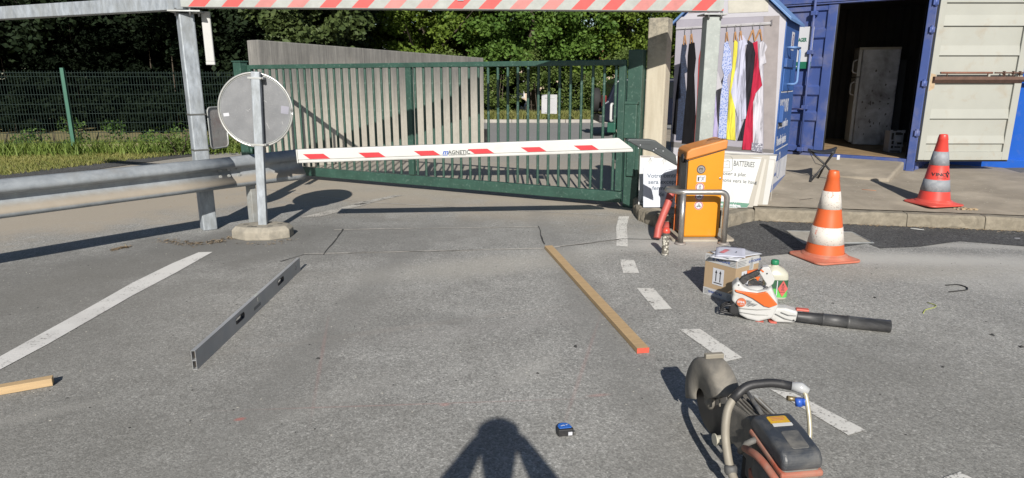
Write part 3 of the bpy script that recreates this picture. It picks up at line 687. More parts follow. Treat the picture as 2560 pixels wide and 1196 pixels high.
def tree(name, label, x, y, h, rx, z0, seed, leafm, size=.13, nclump=230, per=110, group=None, cat='tree', crx=None, shape=1.0, bark=None):
    rg = np.random.RandomState(seed); t = thing(name, label, cat, (x, y, 0), rg.uniform(0, 6.3), group)
    rz_ = (h - z0) / 2; cz = z0 + rz_
    if shape < 1: cz = z0 + .12 * (h - z0); rz_ = .88 * (h - z0)
    dv = rg.normal(0, 1, (nclump, 3)); dv /= np.linalg.norm(dv, axis=1)[:, None]
    rr = rg.rand(nclump, 1) ** .38; lump = 1 + .18 * np.sin(dv[:, :1] * 5 + seed) * np.cos(dv[:, 1:2] * 4)
    C = dv * rr * lump * np.array([rx, rx, rz_]) + np.array([0, 0, cz]); C = C[C[:, 2] > z0 * (.8 if shape == 1.0 else 1.0)]
    V, F = leaves(rg, C, rg.uniform(.28, .62, len(C)) * (rx / 3) ** .5, per, size)
    rawmesh('crown', V, F, leafm, t)
    tr = MB(); tr.tube([(0, 0, 0), (.05, .03, h * .2), (-.05, .08, h * .45), (0, 0, h * .8)], [.20 * h / 8, .17 * h / 8, .11 * h / 8, .03], 9)
    for k in range(9):
        a = k * 2.4; z = z0 * .8 + rg.rand() * (h - z0) * .5; l = rx * rg.uniform(.6, .95)
        tr.tube([(0, 0, z * .9), (math.cos(a) * l * .5, math.sin(a) * l * .5, z + l * .2), (math.cos(a) * l, math.sin(a) * l, z + l * .55)], [.07, .045, .012], 6)
    tr.build('trunk', bark or BARK, t); return t
bgs = [(-14.5, 30.5, 9.5, 4.0, 'behind the striped beam, beyond the left end of the concrete wall', 2), (-8.8, 28.6, 8.8, 3.6, 'over the left end of the concrete wall', 3), (-3.9, 30.0, 9.6, 3.8, 'rising behind the middle of the concrete wall', 4),
       (.9, 28.5, 8.6, 3.4, 'behind the white notice on the gate', 5), (5.0, 29.2, 8.8, 3.5, 'behind the gate post and concrete pillar', 6), (9.8, 30.5, 9.4, 3.9, 'hidden mostly behind the clothes container', 8)]
for (x, y, h, r_, wh, sd) in bgs:
    tree('broadleaf_tree', 'sunlit green broadleaf tree ' + wh, x, y, h, r_, 1.2, sd, LEAF if sd % 2 else LEAF2, (.15, .19, .17)[sd % 3], 350, 115, 'trees beyond the road')
tree('broadleaf_tree', 'shadowy broadleaf tree between the two sunlit ones above the end of the wall', -1.6, 32.5, 9.8, 3.5, 2.2, 31, leafmat('shaded_green_leaves', (.02, .045, .015), (.045, .08, .022)), .17, 230, 100, 'trees beyond the road')  # darker leaf green puts this tree's shade into its colour
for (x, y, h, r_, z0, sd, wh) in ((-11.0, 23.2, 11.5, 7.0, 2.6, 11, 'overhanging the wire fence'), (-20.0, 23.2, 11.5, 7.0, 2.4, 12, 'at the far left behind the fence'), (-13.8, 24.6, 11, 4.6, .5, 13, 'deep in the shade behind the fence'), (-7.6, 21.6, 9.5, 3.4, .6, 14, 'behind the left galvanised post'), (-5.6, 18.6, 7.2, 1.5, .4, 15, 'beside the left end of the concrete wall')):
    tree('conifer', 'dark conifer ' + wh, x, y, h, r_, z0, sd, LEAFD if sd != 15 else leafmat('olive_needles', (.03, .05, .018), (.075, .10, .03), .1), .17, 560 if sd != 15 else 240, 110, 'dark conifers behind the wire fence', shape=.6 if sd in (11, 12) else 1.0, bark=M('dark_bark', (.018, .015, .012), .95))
def hedge(label, x0, x1, y, dep, h, seed, mat, per=120, size=.10, name='hedge'):
    rg = np.random.RandomState(seed); t = thing(name, label, 'hedge', ((x0 + x1) / 2, y, 0)); n = int((x1 - x0) * dep * h * 5)
    C = np.stack([rg.uniform(x0, x1, n) - (x0 + x1) / 2, rg.uniform(-dep / 2, dep / 2, n), rg.rand(n) ** .8 * h * .85], 1)
    C[:, 2] *= 1 + .25 * np.sin(C[:, 0] * 1.7 + seed)
    V, F = leaves(rg, C, rg.uniform(.2, .45, n), per, size); rawmesh('foliage', V, F, mat, t, 'stuff')
    s = MB()
    for k in range(int((x1 - x0) * 1.2)):
        x = rg.uniform(x0, x1) - (x0 + x1) / 2; yy = rg.uniform(-.2, .2) * dep; s.tube([(x, yy, 0), (x + rg.uniform(-.2, .2), yy, h * .7)], [.03, .01], 5)
    s.build('stems', BARK, t)
hedge('leafy hedge beyond the road, seen through the right half of the gate', -4.0, 6.5, 26.6, 1.8, 2.5, 21, LEAFM, 120)
hedge('leafy hedge bank beyond the road at the left of the concrete wall', -14.0, -4.2, 27.0, 1.6, 2.1, 22, LEAFM, 70)
hedge('dense dark thicket filling the shade behind the wire fence', -24.0, -5.6, 20.6, 2.4, 4.8, 24, leafmat('shaded_thicket_leaves', (.004, .007, .004), (.010, .015, .008), .03, .03), 200, .13, 'thicket')  # near-black leaves: shade the crowns do not cast is put in the colour
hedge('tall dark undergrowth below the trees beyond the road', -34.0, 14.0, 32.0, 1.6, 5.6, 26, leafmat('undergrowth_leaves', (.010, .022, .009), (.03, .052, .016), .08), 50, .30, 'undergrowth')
hedge('low scrub of weeds along the foot of the wire fence', -12.5, -4.7, 15.2, 1.0, .55, 23, leafmat('weed_leaves', (.05, .10, .02), (.12, .20, .05)), 130, .07, 'weeds')
hedge('clump of bushes between the small sign and the green gate', -7.6, -5.0, 14.0, .8, .62, 25, LEAFM, 160, .06, 'shrub')
def grass(name, n, area, h, seed, mat, w_=.012):
    rg = np.random.RandomState(seed); P = np.array([area(rg) for _ in range(n)]); hh = h * rg.uniform(.4, 1.3, n); a = rg.uniform(0, 6.28, n); ln = rg.normal(0, .35, (n, 2)) * hh[:, None]
    dx = np.stack([np.cos(a), np.sin(a), a * 0], 1) * w_ * rg.uniform(.6, 1.4, (n, 1))
    z = np.zeros(n); b0 = np.column_stack([P, z]); tip = np.column_stack([P + ln, hh]); mid_ = (b0 + tip) / 2 + np.array([0, 0, .1]) * hh[:, None]
    V = np.stack([b0 - dx, b0 + dx, mid_ + dx * .6, tip, mid_ - dx * .6], 1).reshape(-1, 3)
    return rawmesh(name, V, np.arange(n * 5).reshape(-1, 5), mat, None, 'stuff')
va = [Vector((-16, 9.0)), Vector((-6.9, 14.2))]
def verge(rg):
    while True:
        x, y = rg.uniform(-16, -4.6), rg.uniform(9.5, 17)
        yl = 10.55 + (x + 8.53) * 2.3 if x > -8.6 else 10.5 + (x + 8.6) * .25
        yl = min(yl, 14.6)
        if y > yl + rg.rand() * .15: return x, y
sheet('verge', [(-20, 8.2), (-8.62, 10.75), (-7.5, 13.6), (-6.8, 14.4), (-4.5, 15.2), (-4.6, 24), (-20, 24)], .006, M('verge_soil', (.17, .15, .065), .95, 0, .35, 3, .8, 40))
grass('grass', 60000, verge, .062, 41, GRS, .009)
grass('tall_grass', 5000, lambda rg: (lambda x: (x, 14.05 + (x + 9.4) * .19 + rg.normal(0, .25)))(rg.uniform(-15, -4.8)), .28, 45, leafmat('verge_weeds', (.09, .15, .03), (.20, .25, .06), .3), .012)
sheet('verge', [(-30, 24.9), (30, 24.9), (30, 40), (-30, 40)], .008, M('bank_soil', (.10, .10, .045), .95, 0, .3, 2))
grass('grass', 30000, lambda rg: (rg.uniform(-9, 8), 25.0 + abs(rg.normal(0, .55))), .36, 42, leafmat('tall_grass', (.14, .17, .045), (.30, .28, .11), .3), .016)
kf = thing('kerb', None, None, kind='structure')
for i in range(17): MB().bb((-9 + i * 1.0, 24.6, 0), (-9 + i * 1.0 + .985, 24.85, .12)).build('kerb_stone', M('far_kerb', (.36, .34, .31), .9, 0, .12, 3), kf, .01)
crumbs('fallen_leaves', 260, lambda rg: (rg.uniform(-7, -3), rg.uniform(8, 13)), .004, .014, STRAW, seed=12)
# pale house beyond the trees, glimpsed through gaps
hb = thing('house', 'pale house with a tiled roof glimpsed through gaps in the trees', 'house', (2.2, 52, -.8))
MB().bb((-9, 0, 0), (9, 7, 3.4)).build('wall', M('house_wall', (.50, .40, .30), .9), hb)
MB().add([(-9.4, -.4, 3.4), (9.4, -.4, 3.4), (9.4, 7.4, 3.4), (-9.4, 7.4, 3.4), (-9.4, 3.5, 5.2), (9.4, 3.5, 5.2)], [(0, 1, 5, 4), (2, 3, 4, 5), (0, 4, 3), (1, 2, 5), (0, 3, 2, 1)]).build('roof', M('roof_tile', (.36, .15, .08), .9), hb)
for x in (-6, -2.5, 1.5, 5): 
    f_ = MB().bb((x, -.05, 1), (x + 1.3, 0, 2.3)).build('window', WHITEP, hb); MB().bb((x + .1, -.06, 1.1), (x + 1.2, -.051, 2.2)).build('pane', M('dark_glass', (.03, .035, .04), .1), f_)

# ================================================================ DARK CAR BEYOND THE GATE
CARP = M('dark_car_paint', (.012, .015, .028), .18, .2, .05, 2); GLS = M('tinted_glass', (.015, .018, .02), .06, 0, .05)
car = thing('parked_car', 'dark off-road car behind the right end of the gate', 'car', (2.45, 17.95, 0))
body = [(.02, .45), (.0, .95), (.12, 1.02), (.30, 1.52), (.45, 1.60), (2.3, 1.60), (2.95, 1.12), (4.15, 1.02), (4.3, .85), (4.3, .42), (3.75, .38), (3.55, .68), (3.2, .74), (2.9, .66), (2.7, .36), (1.35, .36), (1.15, .66), (.85, .74), (.5, .68), (.3, .40)]
MB().prism(body, -1.7, frame((0, 0, 0), (1, 0, 0), (0, 0, 1))).build('body', CARP, car, .06, seg=3)
for pl in ([(.42, 1.06), (.55, 1.50), (1.2, 1.50), (1.2, 1.06)], [(1.3, 1.06), (1.3, 1.50), (2.2, 1.50), (2.7, 1.10)]):
    MB().prism(pl, .012, frame((0, -.001, 0), (1, 0, 0), (0, 0, 1))).build('window', GLS, car)
for x in (.85, 3.4):
    for y in (.02, 1.5):
        wh = MB().lathe([(.20, 0), (.33, .0), (.36, .04), (.36, .18), (.33, .22), (.2, .22)], 28, xf((x, y + .2, .36), 0, R(90))).build('wheel', RUBBER, car)
        MB().lathe([(.05, 0), (.19, .01), (.205, .03), (.205, .16)], 20, xf((x, y + .195, .36), 0, R(90))).build('rim', STEEL, wh)
MB().bb((-.02, .02, .85), (.10, .22, 1.15)).build('tail_light', M('red_lens', (.22, .02, .02), .3), car, .02)
MB().bb((-.02, 1.48, .85), (.10, 1.68, 1.15)).build('tail_light', MATS['red_lens'], car, .02)
MB().bb((-.09, .06, .42), (.05, 1.64, .62)).build('bumper', BLACK, car, .03)
MB().bb((-.03, .6, .72), (.0, 1.1, .83)).build('number_plate', WHITEP, car)
MB().lathe([(.1, 0), (.31, .0), (.34, .05), (.34, .18), (.3, .22), (.1, .22)], 24, Matrix.Translation((-.20, .85, 1.0)) @ Matrix.Rotation(R(90), 4, 'Y')).build('spare_wheel', RUBBER, car)
# ================================================================ BLUE SHIPPING CONTAINER
CBL = M('container_blue', (.052, .088, .27), .45, .1, .12, 3, .15, 60, ((.13, .13, .19), .45, 4))
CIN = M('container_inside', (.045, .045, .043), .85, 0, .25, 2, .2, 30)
CREAM = M('cream_paint', (.345, .35, .315), .55, 0, .07, 1.5, 0, 60, ((.24, .19, .13), .2, 4))
RUST = M('rusty_steel', (.13, .075, .055), .8, .2, .25, 14, .4, 80)
FLOORW = M('container_plywood', (.28, .19, .10), .85, 0, .25, 4, .3, 60)
CO = Vector((5.57, 9.20, 0)); CA = R(-39.8)
ct = thing('shipping_container', 'dark blue shipping container with one door open and its cream inside showing', 'container', CO, CA)
Z0, Z1, CLN = .47, 2.62, 2.95
MB().bb((-2.33, -.02, .31), (.10, .10, .468)).build('bottom_sill', CBL, ct, .006)
MB().bb((-2.33, -.04, Z1), (.10, .10, 2.90)).build('header', CBL, ct, .006)
MB().bb((-2.30, -.055, Z1 + .03), (.07, -.04, Z1 + .05)).build('drip_strip', CBL, ct)
MB().bb((-2.34, -.03, .30), (-2.22, .10, 2.62)).build('corner_post', CBL, ct, .006)
MB().bb((.0, -.03, .30), (.10, .10, 2.62)).build('corner_post', CBL, ct, .006)
MB().bb((-2.22, .10, .43), (0, CLN, .47)).build('floor', FLOORW, ct)
for k in range(7): MB().bb((-2.2 + k * .314, .11, .4702), (-2.2 + k * .314 + .309, CLN - .02, .4742)).build('floor_board', FLOORW, ct)
def corr(name, x, y0, y1, mat, px=True, par=ct, z0=.30, z1=2.85, amp=.035, per=.26):
    V = []; F = []; n = int((y1 - y0) / per); y = y0; pts = []
    for i in range(n + 1):
        for f, a in ((0, 0), (.30, 0), (.5, amp), (.80, amp)): pts.append((y0 + (i + f) * per, a))
    mb = MB(); vs = []
    for (yy, a) in pts:
        if yy > y1: yy = y1
        for z in (z0, z1): vs.append((x + a, yy, z) if px else (yy, x + a, z))
    mb.add(vs, [[2 * i, 2 * i + 2, 2 * i + 3, 2 * i + 1] for i in range(len(pts) - 1)]); return mb.build(name, mat, par, 0, False, .004)
corr('side_wall', -2.33, .1, CLN, CBL); corr('side_wall', .08, .1, CLN, CBL)
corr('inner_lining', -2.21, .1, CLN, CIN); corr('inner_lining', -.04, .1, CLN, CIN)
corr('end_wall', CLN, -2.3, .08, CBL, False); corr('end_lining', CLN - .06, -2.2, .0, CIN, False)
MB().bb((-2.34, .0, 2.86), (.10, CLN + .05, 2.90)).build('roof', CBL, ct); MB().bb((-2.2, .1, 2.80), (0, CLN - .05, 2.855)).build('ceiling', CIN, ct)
# closed left door: frame, recessed ribbed skin, locking rod
dx0, dx1 = -2.215, -1.115
dr = MB(); w_ = dx1 - dx0
zz = [(.49, 0), (.56, 0), (.58, .03), (.93, .03), (.96, .0), (1.07, 0), (1.10, .03), (1.31, .03), (1.34, 0), (1.45, 0), (1.48, .03), (1.72, .03), (1.75, 0), (1.86, 0), (1.89, .03), (2.13, .03), (2.16, 0), (2.27, 0), (2.30, .03), (2.52, .03), (2.54, 0), (2.60, 0)]
vs = []
for z, d_ in zz:
    for x in (dx0 + .09, dx1 - .13): vs.append((x, -.045 + d_, z))
dr.add(vs, [[2 * i, 2 * i + 1, 2 * i + 3, 2 * i + 2] for i in range(len(zz) - 1)])
door = dr.build('door', CBL, ct, 0, False, .004)
MB().bb((dx0, -.055, .485), (dx0 + .09, 0, 2.605)).build('door_frame', CBL, door, .006)
MB().bb((dx1 - .13, -.055, .485), (dx1, 0, 2.605)).build('door_frame', CBL, door, .006)
MB().bb((dx1 - .002, -.05, .485), (dx1 + .012, -.01, 2.605)).build('door_seal', RUBBER, door)
rx = -1.42
MB().cyl((rx, -.10, .47), (rx, -.10, 2.72), .017).build('locking_rod', CBL, door)
b = MB()
for z in (.52, 1.15, 1.95, 2.5): b.bb((rx - .045, -.12, z - .03), (rx + .045, -.04, z + .03))
b.build('rod_bracket', CBL, door, .006)
MB().tube(arc([(rx, -.12, 1.12), (rx - .1, -.135, 1.13), (rx - .38, -.135, 1.10)], .03), .012, 8).build('rod_handle', M('dark_blue_iron', (.02, .025, .09), .5), door)
MB().bb((rx - .30, -.125, 1.05), (rx - .22, -.05, 1.16)).build('handle_keeper', CBL, door, .006)
fm = frame((-1.90, -.058, 0), (1, 0, 0), (0, 0, 1))
# waste poster fixed on the blue door
po = thing('poster', 'white and green waste notice on the blue container door beside the clothes container', 'poster', CO, CA)
q = APL(2013, 120, CO + Matrix.Rotation(CA, 3, 'Z') @ Vector((0, -.07, 0)), Matrix.Rotation(CA, 3, 'Z') @ Vector((0, 1, 0)))
ql = TM[po.name].inverted() @ q; ql.x -= .16
fm = frame((ql.x, -.066, ql.z), (1, 0, 0), (0, 0, 1))
MB().prism(rrect(.52, .60, .01), .004, fm).build('sheet', PAPER, po)
MB().prism([(-.26, -.30), (.26, -.30), (.26, -.20), (-.26, -.20)], .001, fm @ Matrix.Translation((0, 0, .004))).build('green_band', DGREEN, po)
text('GROS', .085, DGREEN, po, fm @ Matrix.Translation((-.12, .17, .006)), .62, .003)
text('ÉLECTROMÉNAGER', .075, DGREEN, po, fm @ Matrix.Translation((-.24, .09, .006)), .62, .003)
for i, s in enumerate(('réfrigérateur, congélateur,', 'lave-linge, cuisinière,', 'lave-vaisselle, sèche-linge...')): text(s, .032, INKG, po, fm @ Matrix.Translation((-.23, .03 - i * .045, .006)), .8)
for i, s in enumerate(('Dépôt d’énergie électrique', 'et matériel contenant', 'des piles interdit')): text(s, .03, MATS['red_print'], po, fm @ Matrix.Translation((-.22, -.115 - i * .034, .006)), .8)
for i, s in enumerate(('VALORISATION :', 'matières premières secondaires')): text(s, .03, PAPER, po, fm @ Matrix.Translation((-.24, -.235 - i * .04, .006)), .8, .001)
# open right door, its cream inside towards us
DW = 1.30
dm = Matrix.Translation(TM[ct.name].inverted() @ Vector((5.645, 9.13, 0))) @ Matrix.Rotation(-CA, 4, 'Z')
zs = [(.47, 0), (.56, 0), (.565, .028), (.70, .028), (.705, 0), (.715, 0), (.845, .0), (.86, .028), (1.09, .028), (1.095, 0), (1.24, 0), (1.26, .028), (1.90, .028), (1.905, 0), (2.05, 0), (2.07, .028), (2.31, .028), (2.315, 0), (2.45, 0), (2.47, .028), (2.58, .028), (2.585, 0), (2.61, 0)]
zs = [(.50, 0), (.575, 0), (.58, .028), (.69, .028), (.695, -.0), (.80, .024), (.80, .028), (1.03, .028), (1.035, 0), (1.16, .024), (1.16, .028), (1.87, .028), (1.875, 0), (2.00, .024), (2.00, .028), (2.25, .028), (2.255, 0), (2.39, .024), (2.39, .028), (2.545, .028), (2.55, 0), (2.62, 0)]
vs = []
for z, d_ in zs:
    for x in (.10, DW - .11): vs.append((x, -.02 + d_, z))
d2 = MB().add(vs, [[2 * i, 2 * i + 1, 2 * i + 3, 2 * i + 2] for i in range(len(zs) - 1)]).build('open_door', CREAM, ct, 0, False, .003); d2.matrix_local = dm
MB().bb((.02, -.024, .465), (.105, .04, 2.66)).build('door_frame', CREAM, d2, .005)
MB().bb((DW - .115, -.024, .465), (DW - .02, .04, 2.66)).build('door_frame', CREAM, d2, .005)
MB().bb((.105, -.022, .465), (DW - .115, .04, .50)).build('door_frame', CREAM, d2, .003)
MB().bb((.105, -.022, 2.62), (DW - .115, .04, 2.66)).build('door_frame', CREAM, d2, .003)
MB().bb((.0, .012, .440), (DW, .03, 2.69)).build('door_seal', RUBBER, d2, .004)
MB().bb((.01, .04, .45), (DW - .01, .065, 2.68)).build('outer_skin', CBL, d2)
MB().add([(0.06, -.075, 1.595), (DW - .03, -.075, 1.595), (DW - .03, -.03, 1.595), (.06, -.03, 1.595), (0.06, -.075, 1.555), (DW - .03, -.075, 1.555), (DW - .03, -.026, 1.51), (.06, -.026, 1.51)], [(0, 1, 2, 3), (0, 4, 5, 1), (4, 7, 6, 5), (0, 3, 7, 4), (1, 5, 6, 2)]).build('rusty_bar', RUST, d2, 0, False, .004)
MB().cyl((.13, -.065, 1.645), (.83, -.065, 1.645), .014).build('rusty_rod', M('copper_rust', (.22, .10, .065), .7, .2, .2, 20), d2)
MB().cyl((.86, -.065, 1.645), (DW - .02, -.065, 1.645), .010).build('rusty_rod', RUST, d2)
b = MB()
for x in (.22, .77, .98, 1.0, 1.11, 1.2): b.cyl((x, -.065, 1.60), (x, -.065, 1.655), .008, 8)
for x in (.985, 1.11, 1.2): b.cyl((x - .01, -.065, 1.645), (x + .01, -.065, 1.645), .024, 10)
b.build('lugs', RUST, d2)
b = MB()
for z in (.78, 1.45, 2.15, 2.5): b.cyl((-.03, .0, z), (-.03, .0, z + .11), .022, 10); b.bb((-.07, -.015, z + .02), (.0, .02, z + .09))
b.build('hinges', CBL, d2)
MB().add([(.03, -.0245, 1.40), (.10, -.0245, 1.44), (.10, -.0245, 1.62), (.03, -.0245, 1.64)], [(0, 1, 2, 3)]).build('rust_stain', M('rust_wash', (.40, .30, .19), .7, 0, .2, 30), d2)
# things inside
FRW = M('fridge_white', (.62, .63, .66), .4, 0, .04, 3, 0, 60, ((.12, .11, .10), .72, 3.2))
fr = thing('fridge', 'old dirty white fridge standing inside the open container', 'fridge', (5.80, 11.32, .475), R(-20))
MB().bb((.06, 0, 0), (.62, .6, 1.60)).build('cabinet', FRW, fr, .015)
MB().bb((.0, .01, .03), (.055, .59, 1.12)).build('door', M('fridge_door', (.50, .50, .49), .4), fr, .01)
MB().bb((.0, .01, 1.13), (.055, .59, 1.60)).build('freezer_door', MATS['fridge_door'], fr, .01)
MB().bb((.0, -.005, 1.565), (.62, .6, 1.605)).build('top_panel', M('fridge_top', (.42, .38, .30), .5), fr, .004)
for z in (.82, 1.18): MB().tube(arc([(0, .06, z), (-.06, .06, z + .03), (-.06, .06, z + .2), (0, .06, z + .23)], .03), .013, 8).build('handle', MATS['fridge_door'], fr)
b = MB()
for i in range(26):
    x, z = random.uniform(.12, .55), random.gauss(.62, .38)
    if .1 < z < 1.4: b.prism([(random.uniform(.3, 1) * random.uniform(.01, .03) * math.cos(a), random.uniform(.3, 1) * random.uniform(.01, .05) * math.sin(a)) for a in (0, 1, 2, 3, 4, 5)], .0008, frame((x, -.0005, z), (1, 0, 0), (0, 0, 1)))
b.build('scuff_marks', M('scuff', (.16, .15, .14), .8), fr)
ap = thing('appliance_chassis', 'pale grey stripped appliance chassis on the container floor by the door post', 'appliance', (5.72, 9.95, .475), R(-10))
APM = M('grey_chassis', (.26, .27, .29), .5)
b = MB().bb((0, 0, 0), (.19, .02, .33)).bb((0, .02, 0), (.02, .22, .33)).bb((.17, .02, 0), (.19, .22, .33)).bb((0, .2, 0), (.19, .22, .3)).bb((0, 0, -.0), (.19, .22, .015)); b.build('housing', APM, ap, .004)
b = MB()
for (x0, z0, x1, z1) in ((.02, .20, .05, .30), (.07, .27, .17, .31), (.03, .13, .06, .18), (.03, .07, .06, .11), (.08, .08, .16, .10), (.11, .13, .17, .16), (.02, .02, .16, .035)): b.bb((x0, -.006, z0), (x1, -.0005, z1))
b.build('slots', M('slot_black', (.02, .02, .02), .9), ap)
MB().bb((.075, -.02, .16), (.165, 0, .25)).build('motor_cover', APM, ap, .01)
MB().bb((-.01, -.012, .30), (.03, .0, .345)).bb((.15, -.012, .30), (.20, 0, .345)).bb((.10, -.03, .10), (.19, 0, .125)).build('tabs', APM, ap, .003)
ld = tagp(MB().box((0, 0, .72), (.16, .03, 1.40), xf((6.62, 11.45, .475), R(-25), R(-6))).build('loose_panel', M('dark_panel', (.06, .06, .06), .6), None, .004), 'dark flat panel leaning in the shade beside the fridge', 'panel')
# concrete ramp at the doorway
rp = MB(); 
X0, X1 = -1.75, -.02
rp.add([(X0, -1.25, .10), (X1, -1.05, .10), (X1, -.02, .10), (X0, -.02, .10), (X0, -1.15, .262), (X1, -.98, .30), (X1, -.02, .435), (X0, -.02, .435)], [(0, 3, 2, 1), (4, 5, 6, 7), (0, 1, 5, 4), (1, 2, 6, 5), (2, 3, 7, 6), (3, 0, 4, 7)], False, TM[ct.name])
struct(rp.build('ramp', PAV, None, .03, seg=3))
# bright blue container behind the open door
b2 = thing('waste_container', 'bright blue corrugated container behind the open cream door', 'container', Vector((6.55, 10.02, 0)), CA)
BB = M('bright_blue_paint', (.012, .115, .56), .4, .05, .08, 2, 0, 60, ((.1, .14, .3), .15, 5))
mb = MB(); vs = []; 
for (x, a) in ((-.3, 0), (.42, 0), (.50, -.05), (.60, -.05), (.68, 0), (1.1, 0), (1.18, -.05), (1.28, -.05), (1.36, 0), (2.6, 0)):
    for z in (.44, 2.35): vs.append((x, a, z))
mb.add(vs, [[2 * i, 2 * i + 2, 2 * i + 3, 2 * i + 1] for i in range(9)]); mb.build('front_panel', BB, b2, 0, False, .005)
MB().bb((-.3, -.06, .24), (2.6, .05, .44)).build('bottom_rail', BB, b2, .01)
MB().bb((-.3, -.04, 2.35), (2.6, .05, 2.5)).build('top_rail', BB, b2, .01)
MB().bb((-.3, .05, .3), (-.24, 2.2, 2.4)).build('side_wall', BB, b2); MB().bb((2.54, .05, .3), (2.6, 2.2, 2.4)).build('side_wall', BB, b2)
MB().bb((-.24, 2.14, .3), (2.54, 2.2, 2.4)).build('back_wall', BB, b2)
MB().cyl((-.1, -.10, 1.55), (1.2, -.10, 1.55), .025).build('rail', M('dark_iron', (.03, .03, .035), .6, .3), b2)
# lump of tarmac at the far right
lt = MB(); P_ = [G(2440, 421, .30), G(2500, 424, .30), G(2545, 440, .28), G(2640, 436, .28), G(2640, 395, .30), G(2560, 404, .36), G(2500, 418, .33)]
lt.add([(p.x, p.y, zt(p.x, p.y) - .01) for p in P_] + [(P_[4].x - .1, P_[4].y - .1, zt(P_[4].x, P_[4].y) + .17)], [(i, (i + 1) % 7, 7) for i in range(7)])
tagp(lt.build('tarmac_mound', M('tarmac_lump', (.13, .125, .115), .95, 0, .2, 12, 1, 40), None), 'rough mound of grey tarmac against the foot of the bright blue container', 'mound')

# ================================================================ CLOTHES CONTAINER
FR_ = Vector((3.205, 7.98, 0)); ANG = R(-30); W0 = 1.30; D0 = 1.15; ZB, ZS = .185, 2.25
cl = thing('clothes_container', 'blue clothes donation container with a printed picture of hanging clothes on its front', 'donation container', FR_, ANG)
RB = M('relief_blue', (.040, .105, .31), .42, 0, .06, 3, 0, 60, ((.12, .15, .2), .15, 5)); LB = M('light_blue_paint', (.13, .24, .47), .45)
# local frame: x from the left edge (-W0) to the right edge (0) of the front, y inwards
AP = (-W0 / 2, 2.88)
prof2 = [(-W0, ZB), (0, ZB), (0, ZS), AP, (-W0, ZS)]
MB().prism(prof2, -D0, frame((0, 0, 0), (1, 0, 0), (0, 0, 1))).build('body', RB, cl, .006)
for (a, b_) in (((0.05, ZS - .03), AP), ((-W0 - .05, ZS - .03), AP)):
    a = Vector(a); e = Vector(b_); n_ = Vector((0, .035))
    MB().prism([tuple(a), tuple(e), tuple(e + n_), tuple(a + n_)], -(D0 + .11), frame((0, -.055, 0), (1, 0, 0), (0, 0, 1))).build('roof_panel', LB, cl, .004)
FMc = frame((0, 0, 0), (1, 0, 0), (0, 0, 1))          # x right, y up, z towards us
pn = Matrix.Rotation(ANG, 3, 'Z') @ Vector((0, 1, 0)); inv = TM[cl.name].inverted()
def Z7(x, y):
    """a point measured in the enlarged crop, on the container's front"""
    q = inv @ APL(1580 + x / 2.991, y / 2.99, FR_, pn); return (q.x, q.z)
L_ = lambda z: FMc @ Matrix.Translation((0, 0, z))
print_bg = M('print_grey', (.335, .32, .37), .45, 0, .06, 3); print_w = M('print_white', (.47, .46, .50), .45, 0, .03)
MB().prism([(-W0 + .012, ZB + .01), (-.012, ZB + .01), (-.012, ZS), (AP[0], AP[1] - .03), (-W0 + .012, ZS)], .002, L_(0)).build('printed_panel', print_w, cl)
pid = [0]
def garment(name, poly, mat, z, par=cl, rel=True):
    pid[0] += 1
    P = [Z7(*p) for p in poly] if rel else poly
    return MB().prism(P, .0015, L_(z + pid[0] * .0001)).build(name, mat, par)
back = garment('wardrobe_back', [(335, 135), (985, 120), (985, 1150), (290, 1100)], print_bg, .002)
garment('wardrobe_side', [(985, 125), (1105, 108), (1060, 1135), (985, 1140)], M('print_side', (.30, .27, .27), .5), .004)
garment('wardrobe_shelf', [(335, 130), (1110, 98), (1105, 118), (335, 150)], print_w, .004)
garment('wardrobe_floor', [(290, 1060), (1060, 1120), (1062, 1145), (290, 1100)], M('print_floor', (.17, .16, .16), .5), .0045)
garment('upper_print', [(720, 5), (1020, -10), (1020, 88), (720, 100)], M('print_cream', (.50, .48, .42), .5), .004)
garment('upper_print', [(420, 100), (640, 88), (640, 30), (520, 30)], M('print_mauve', (.33, .27, .29), .5), .004)
def tex2(name, a, b_, sc__, thr=.5):
    m = bpy.data.materials.new(name); nb = NB(m); c = nb.coord(); v = nb.n('TexVoronoi'); v.inputs['Scale'].default_value = sc__; nb.l(c, v.inputs[0])
    k = nb.ramp(v.outputs['Distance'], [(thr - .1, 0.0), (thr + .1, 1.0)]); nb.l(nb.mix(k, a, b_), nb.b.inputs[0]); nb.b.inputs['Roughness'].default_value = .6; return m
def cloth(name, col):
    m = bpy.data.materials.new(name); nb = NB(m); c = nb.coord((1, 1, .10)); f = nb.ramp(nb.noise(c, 34, 4, .6, .6), [(.36, .50), (.5, .95), (.66, 1.22)])
    nb.l(nb.mix(1, tuple(x * .85 for x in col), f, 'MULTIPLY'), nb.b.inputs[0]); nb.b.inputs['Roughness'].default_value = .8; nb.b.inputs['Specular IOR Level'].default_value = .15; return m
NAVY = tex2('navy_print', (.006, .009, .022), (.018, .03, .065), 90); BLK = cloth('black_dress', (.006, .006, .008))
g_ = []
def ga_(*a): g_.append(garment(*a))
ga_('navy_dress', [(375, 335), (398, 318), (412, 345), (400, 420), (417, 540), (395, 550), (408, 700), (402, 1010), (370, 1052), (328, 1050), (352, 700), (358, 520), (365, 420)], NAVY, .006)
ga_('navy_dress', [(358, 480), (340, 1010), (302, 1000), (330, 700)], BLK, .0055)
ga_('black_dress', [(428, 330), (450, 312), (470, 322), (480, 440), (468, 560), (484, 1060), (430, 1078), (372, 1075), (412, 640), (418, 420)], BLK, .007)
ga_('red_dress', [(522, 335), (560, 330), (560, 1060), (466, 1075), (488, 740), (500, 440)], cloth('red_fabric', (.50, .05, .045)), .008)
ga_('white_sleeve', [(600, 500), (640, 525), (678, 655), (628, 678), (600, 676)], print_w, .007)
